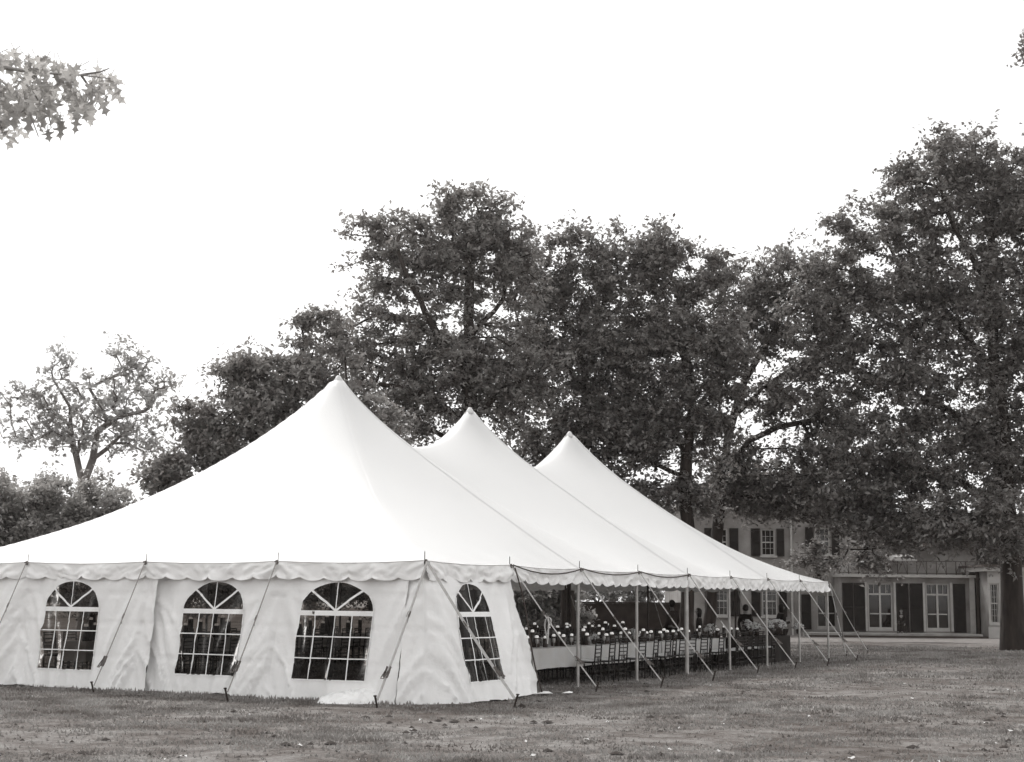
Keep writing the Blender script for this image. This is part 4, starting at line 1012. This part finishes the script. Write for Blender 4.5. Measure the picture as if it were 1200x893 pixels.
# right-hand giant
tree('deciduous_tree', gb(1187,57), [(1130,200,75,60),(1190,240,80,90),(1060,260,70,60),(1110,340,90,80),(1020,350,70,60),(1190,400,90,90),(1060,440,90,70),(980,330,45,40),(1150,520,100,70),(1040,540,90,60),(950,430,50,60),(1140,610,100,45,-2),(1050,605,62,50),(1010,600,45,30),(1060,205,35,25),(990,265,30,25),(930,365,30,25),(1236,70,46,48),(1280,250,100,150),(1290,480,100,120),(955,657,40,20,6),(1015,655,40,20,8),(990,585,60,22)],
     57, .40, 'huge spreading tree at the right edge whose thick trunk stands before the bay', TG, 69, n_attr=1750, per=66, size=.125, fork=.5, crad=(.5,1.), guides=[[(1186,720),(1184,660),(1178,600),(1172,520),(1165,430),(1160,330),(1165,230)],[(1178,600),(1120,560),(1060,545),(1010,560)],[(1172,520),(1110,480),(1050,450),(990,430)],[(1165,430),(1110,370),(1060,320),(1030,260)],[(1165,450),(1210,380),(1260,300),(1280,200)],[(1175,560),(1230,500),(1280,470)],[(1160,330),(1120,270),(1100,220)]])
# dark layered tree left of the first peak
tree('layered_tree', gb(330,46), [(300,470,60,55),(360,430,60,45),(240,510,50,50),(330,540,90,60),(420,500,60,60),(210,560,40,40),(260,590,80,40),(370,385,35,22),(300,430,35,25),(440,560,60,50),(185,600,30,30)],
     46, .26, 'dark bushy tree behind the left slope of the first peak', TG, 81, n_attr=480, per=100, size=.11, fork=.45, crad=(.4,.85), leaf='leafdk', flat=.35)
# open tree at far left, lens glare painted into its pale leaves and bark
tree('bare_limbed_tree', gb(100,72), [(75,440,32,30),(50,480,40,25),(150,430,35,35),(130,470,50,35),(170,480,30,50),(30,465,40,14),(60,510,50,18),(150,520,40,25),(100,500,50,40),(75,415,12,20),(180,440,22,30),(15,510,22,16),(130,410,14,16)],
     72, .25, 'glare-paled open-crowned tree with bare forked limbs at the far left', TG, 93, n_attr=300, per=24, size=.16, fork=.5, crad=(.5,.9), tips=False, leafless=.2, leaf='leafpale', bark='barkpale', alpha=.12, guides=[[(100,650),(98,600),(97,568)],[(97,568),(89,535),(83,500),(80,455),(84,425),(78,402)],[(97,568),(108,538),(114,505),(120,470),(131,440),(136,408)],[(83,500),(60,480),(40,470),(14,466)],[(85,515),(62,506),(40,515),(20,512)],[(114,505),(140,488),(168,482)],[(110,528),(140,512),(160,498)],[(118,480),(105,455),(98,440)],[(81,470),(62,445),(52,430)],[(125,455),(155,430),(168,425)]])
# shrubs left
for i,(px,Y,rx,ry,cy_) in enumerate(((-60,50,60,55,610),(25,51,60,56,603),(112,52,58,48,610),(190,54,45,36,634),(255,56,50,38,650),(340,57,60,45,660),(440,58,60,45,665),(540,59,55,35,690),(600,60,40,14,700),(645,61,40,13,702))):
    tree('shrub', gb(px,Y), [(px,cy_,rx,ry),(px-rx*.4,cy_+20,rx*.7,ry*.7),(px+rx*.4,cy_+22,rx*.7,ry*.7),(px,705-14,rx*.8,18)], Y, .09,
       ('tall rounded shrub beyond the left frame edge','tall glare-paled shrub at the far left behind the tent eave','rounded shrub below the bare-limbed tree','low shrub between the glare-paled shrubs and the dark tree','shrub behind the tent, seen past the left canopy slope','shrub behind the first peak','shrub behind the tent between first and middle peak','shrub behind the tent near its far corner','hedge shrub seen under the canopy beside the wall panel','hedge shrub at the left end of the garden wall')[i],
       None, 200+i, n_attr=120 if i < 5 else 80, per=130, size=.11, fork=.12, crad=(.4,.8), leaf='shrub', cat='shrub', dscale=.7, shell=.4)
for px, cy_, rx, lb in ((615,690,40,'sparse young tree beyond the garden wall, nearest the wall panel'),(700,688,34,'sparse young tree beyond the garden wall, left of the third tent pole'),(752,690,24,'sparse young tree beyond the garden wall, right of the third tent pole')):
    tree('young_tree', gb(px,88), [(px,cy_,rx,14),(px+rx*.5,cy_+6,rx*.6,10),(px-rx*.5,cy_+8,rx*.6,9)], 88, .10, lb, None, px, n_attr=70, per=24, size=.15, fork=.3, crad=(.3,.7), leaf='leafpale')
# far woodland band, left and right only
def woods(name, x0, x1, Y, h, label, seed):
    rg = random.Random(seed); cc, cr = [], []
    n = int((x1-x0)/1.6)
    for i in range(n*5):
        x = rg.uniform(x0,x1); hh = h*(.75+.25*math.sin(x*.21+seed)); cc.append((x, Y+rg.uniform(-4,4), rg.uniform(.3,hh))); cr.append(rg.uniform(1.,2.2))
    o = leaf_cloud(cc, cr, 34, .5, M['leafdk'], name, None, seed, .8); tag(o, label, 'trees', kind='stuff')
woods('far_woodland', -95, -12, 120, 9, 'far belt of woodland beyond the tent on the left', 5)
woods('far_woodland', 52, 110, 110, 12, 'far belt of woodland beyond the house on the right', 6)
# ------------------------------------------------------------------ overhanging oak, top left
oak = empty('oak_tree', (-5.6,9.6,0)); tag(oak, 'oak whose glare-paled leaves hang into the top left corner', 'tree')
OI = Matrix.Translation(-oak.location)
MBt = MB(); MBt.tube([(-5.6,9.6,-.1),(-5.55,9.6,1.2),(-5.6,9.55,3.2),(-5.5,9.5,5.2),(-5.7,9.6,7.5)], [.36,.27,.24,.2,.12], 14); o = MBt.build('trunk', M['bark'], oak, True); o.matrix_parent_inverse = OI
def op(px, py, Y=9.2): return atY(px,py,Y)
mb = MB(); br = []
mb.tube([Vector((-5.5,9.5,4.9)), Vector((-4.6,9.4,5.15)), op(-90,40,9.3), op(-20,75,9.25), op(40,85,9.2), op(95,88,9.15), op(128,92,9.1)], [.08,.05,.03,.018,.010,.006,.003], 8)
tw = [((-20,75),(30,120),(45,160)),((40,85),(55,120),(60,150)),((95,88),(110,110),(122,130)),((-20,80),(-5,130),(5,160)),((95,88),(118,84),(128,80)),((20,85),(40,110),(50,125))]
pth = [((-40,60),(128,92))]
for t in tw: mb.tube([op(*t[0],9.2), op(*t[1],9.2+random.uniform(-.3,.3)), op(*t[2],9.2+random.uniform(-.4,.4))], [.009,.006,.003], 5)
o = mb.build('limbs', M['webdk'], oak, True); o.matrix_parent_inverse = OI
half = [(0,0),(.04,.10),(.10,.16),(.28,.14),(.12,.26),(.10,.34),(.30,.42),(.42,.40),(.34,.50),(.14,.52),(.10,.60),(.22,.74),(.28,.76),(.12,.80),(.05,.86),(0,1)]
leafpoly = half+[(-x,y) for x,y in reversed(half[1:-1])]
mb = MB(); rs = random.Random(4)
def oleaf(P, s, d, n):
    d = d.normalized(); b = d.cross(n).normalized(); n = b.cross(d); cu = rs.uniform(-.55,.15)
    V = [P+b*(x*s*.82)+d*(y*s*1.1)+n*(.12*s*abs(x)*2+cu*s*y*y+.10*s*math.sin(y*5+cu*9)*x*2) for x,y in leafpoly]; k = len(leafpoly)
    mid = [P+d*(y*s)for y in ()]
    N_ = len(V); V += mid
    h = len(half); fs = []
    import mathutils
    r = mathutils.geometry.tessellate_polygon([[Vector((x,y,0)) for x,y in leafpoly]])
    mb.add(V, [tuple(t) for t in r]); mb.tube([P-d*s*.3, P], .0022, 4)
spots = []
reg = [(20,95,45,42,62),(50,95,36,32,38),(103,96,28,26,30),(8,58,16,14,4),(45,76,18,12,4),(72,125,24,22,6),(32,140,34,22,9),(124,95,10,14,5),(-40,90,40,50,40),(110,118,12,14,4)]
for x,y,rx,ry,n in reg:
    for _ in range(n):
        a = rs.random()*2*PI; q = rs.random()**.5; P = op(x+rx*q*math.cos(a), y+ry*q*math.sin(a), 9.2+rs.uniform(-.45,.45))
        d = Vector((rs.gauss(0,.5),rs.gauss(0,.4),-rs.uniform(.2,1.2))); oleaf(P, rs.uniform(.085,.175), d, Vector((rs.gauss(0,.5),-1,rs.gauss(0,.4))))
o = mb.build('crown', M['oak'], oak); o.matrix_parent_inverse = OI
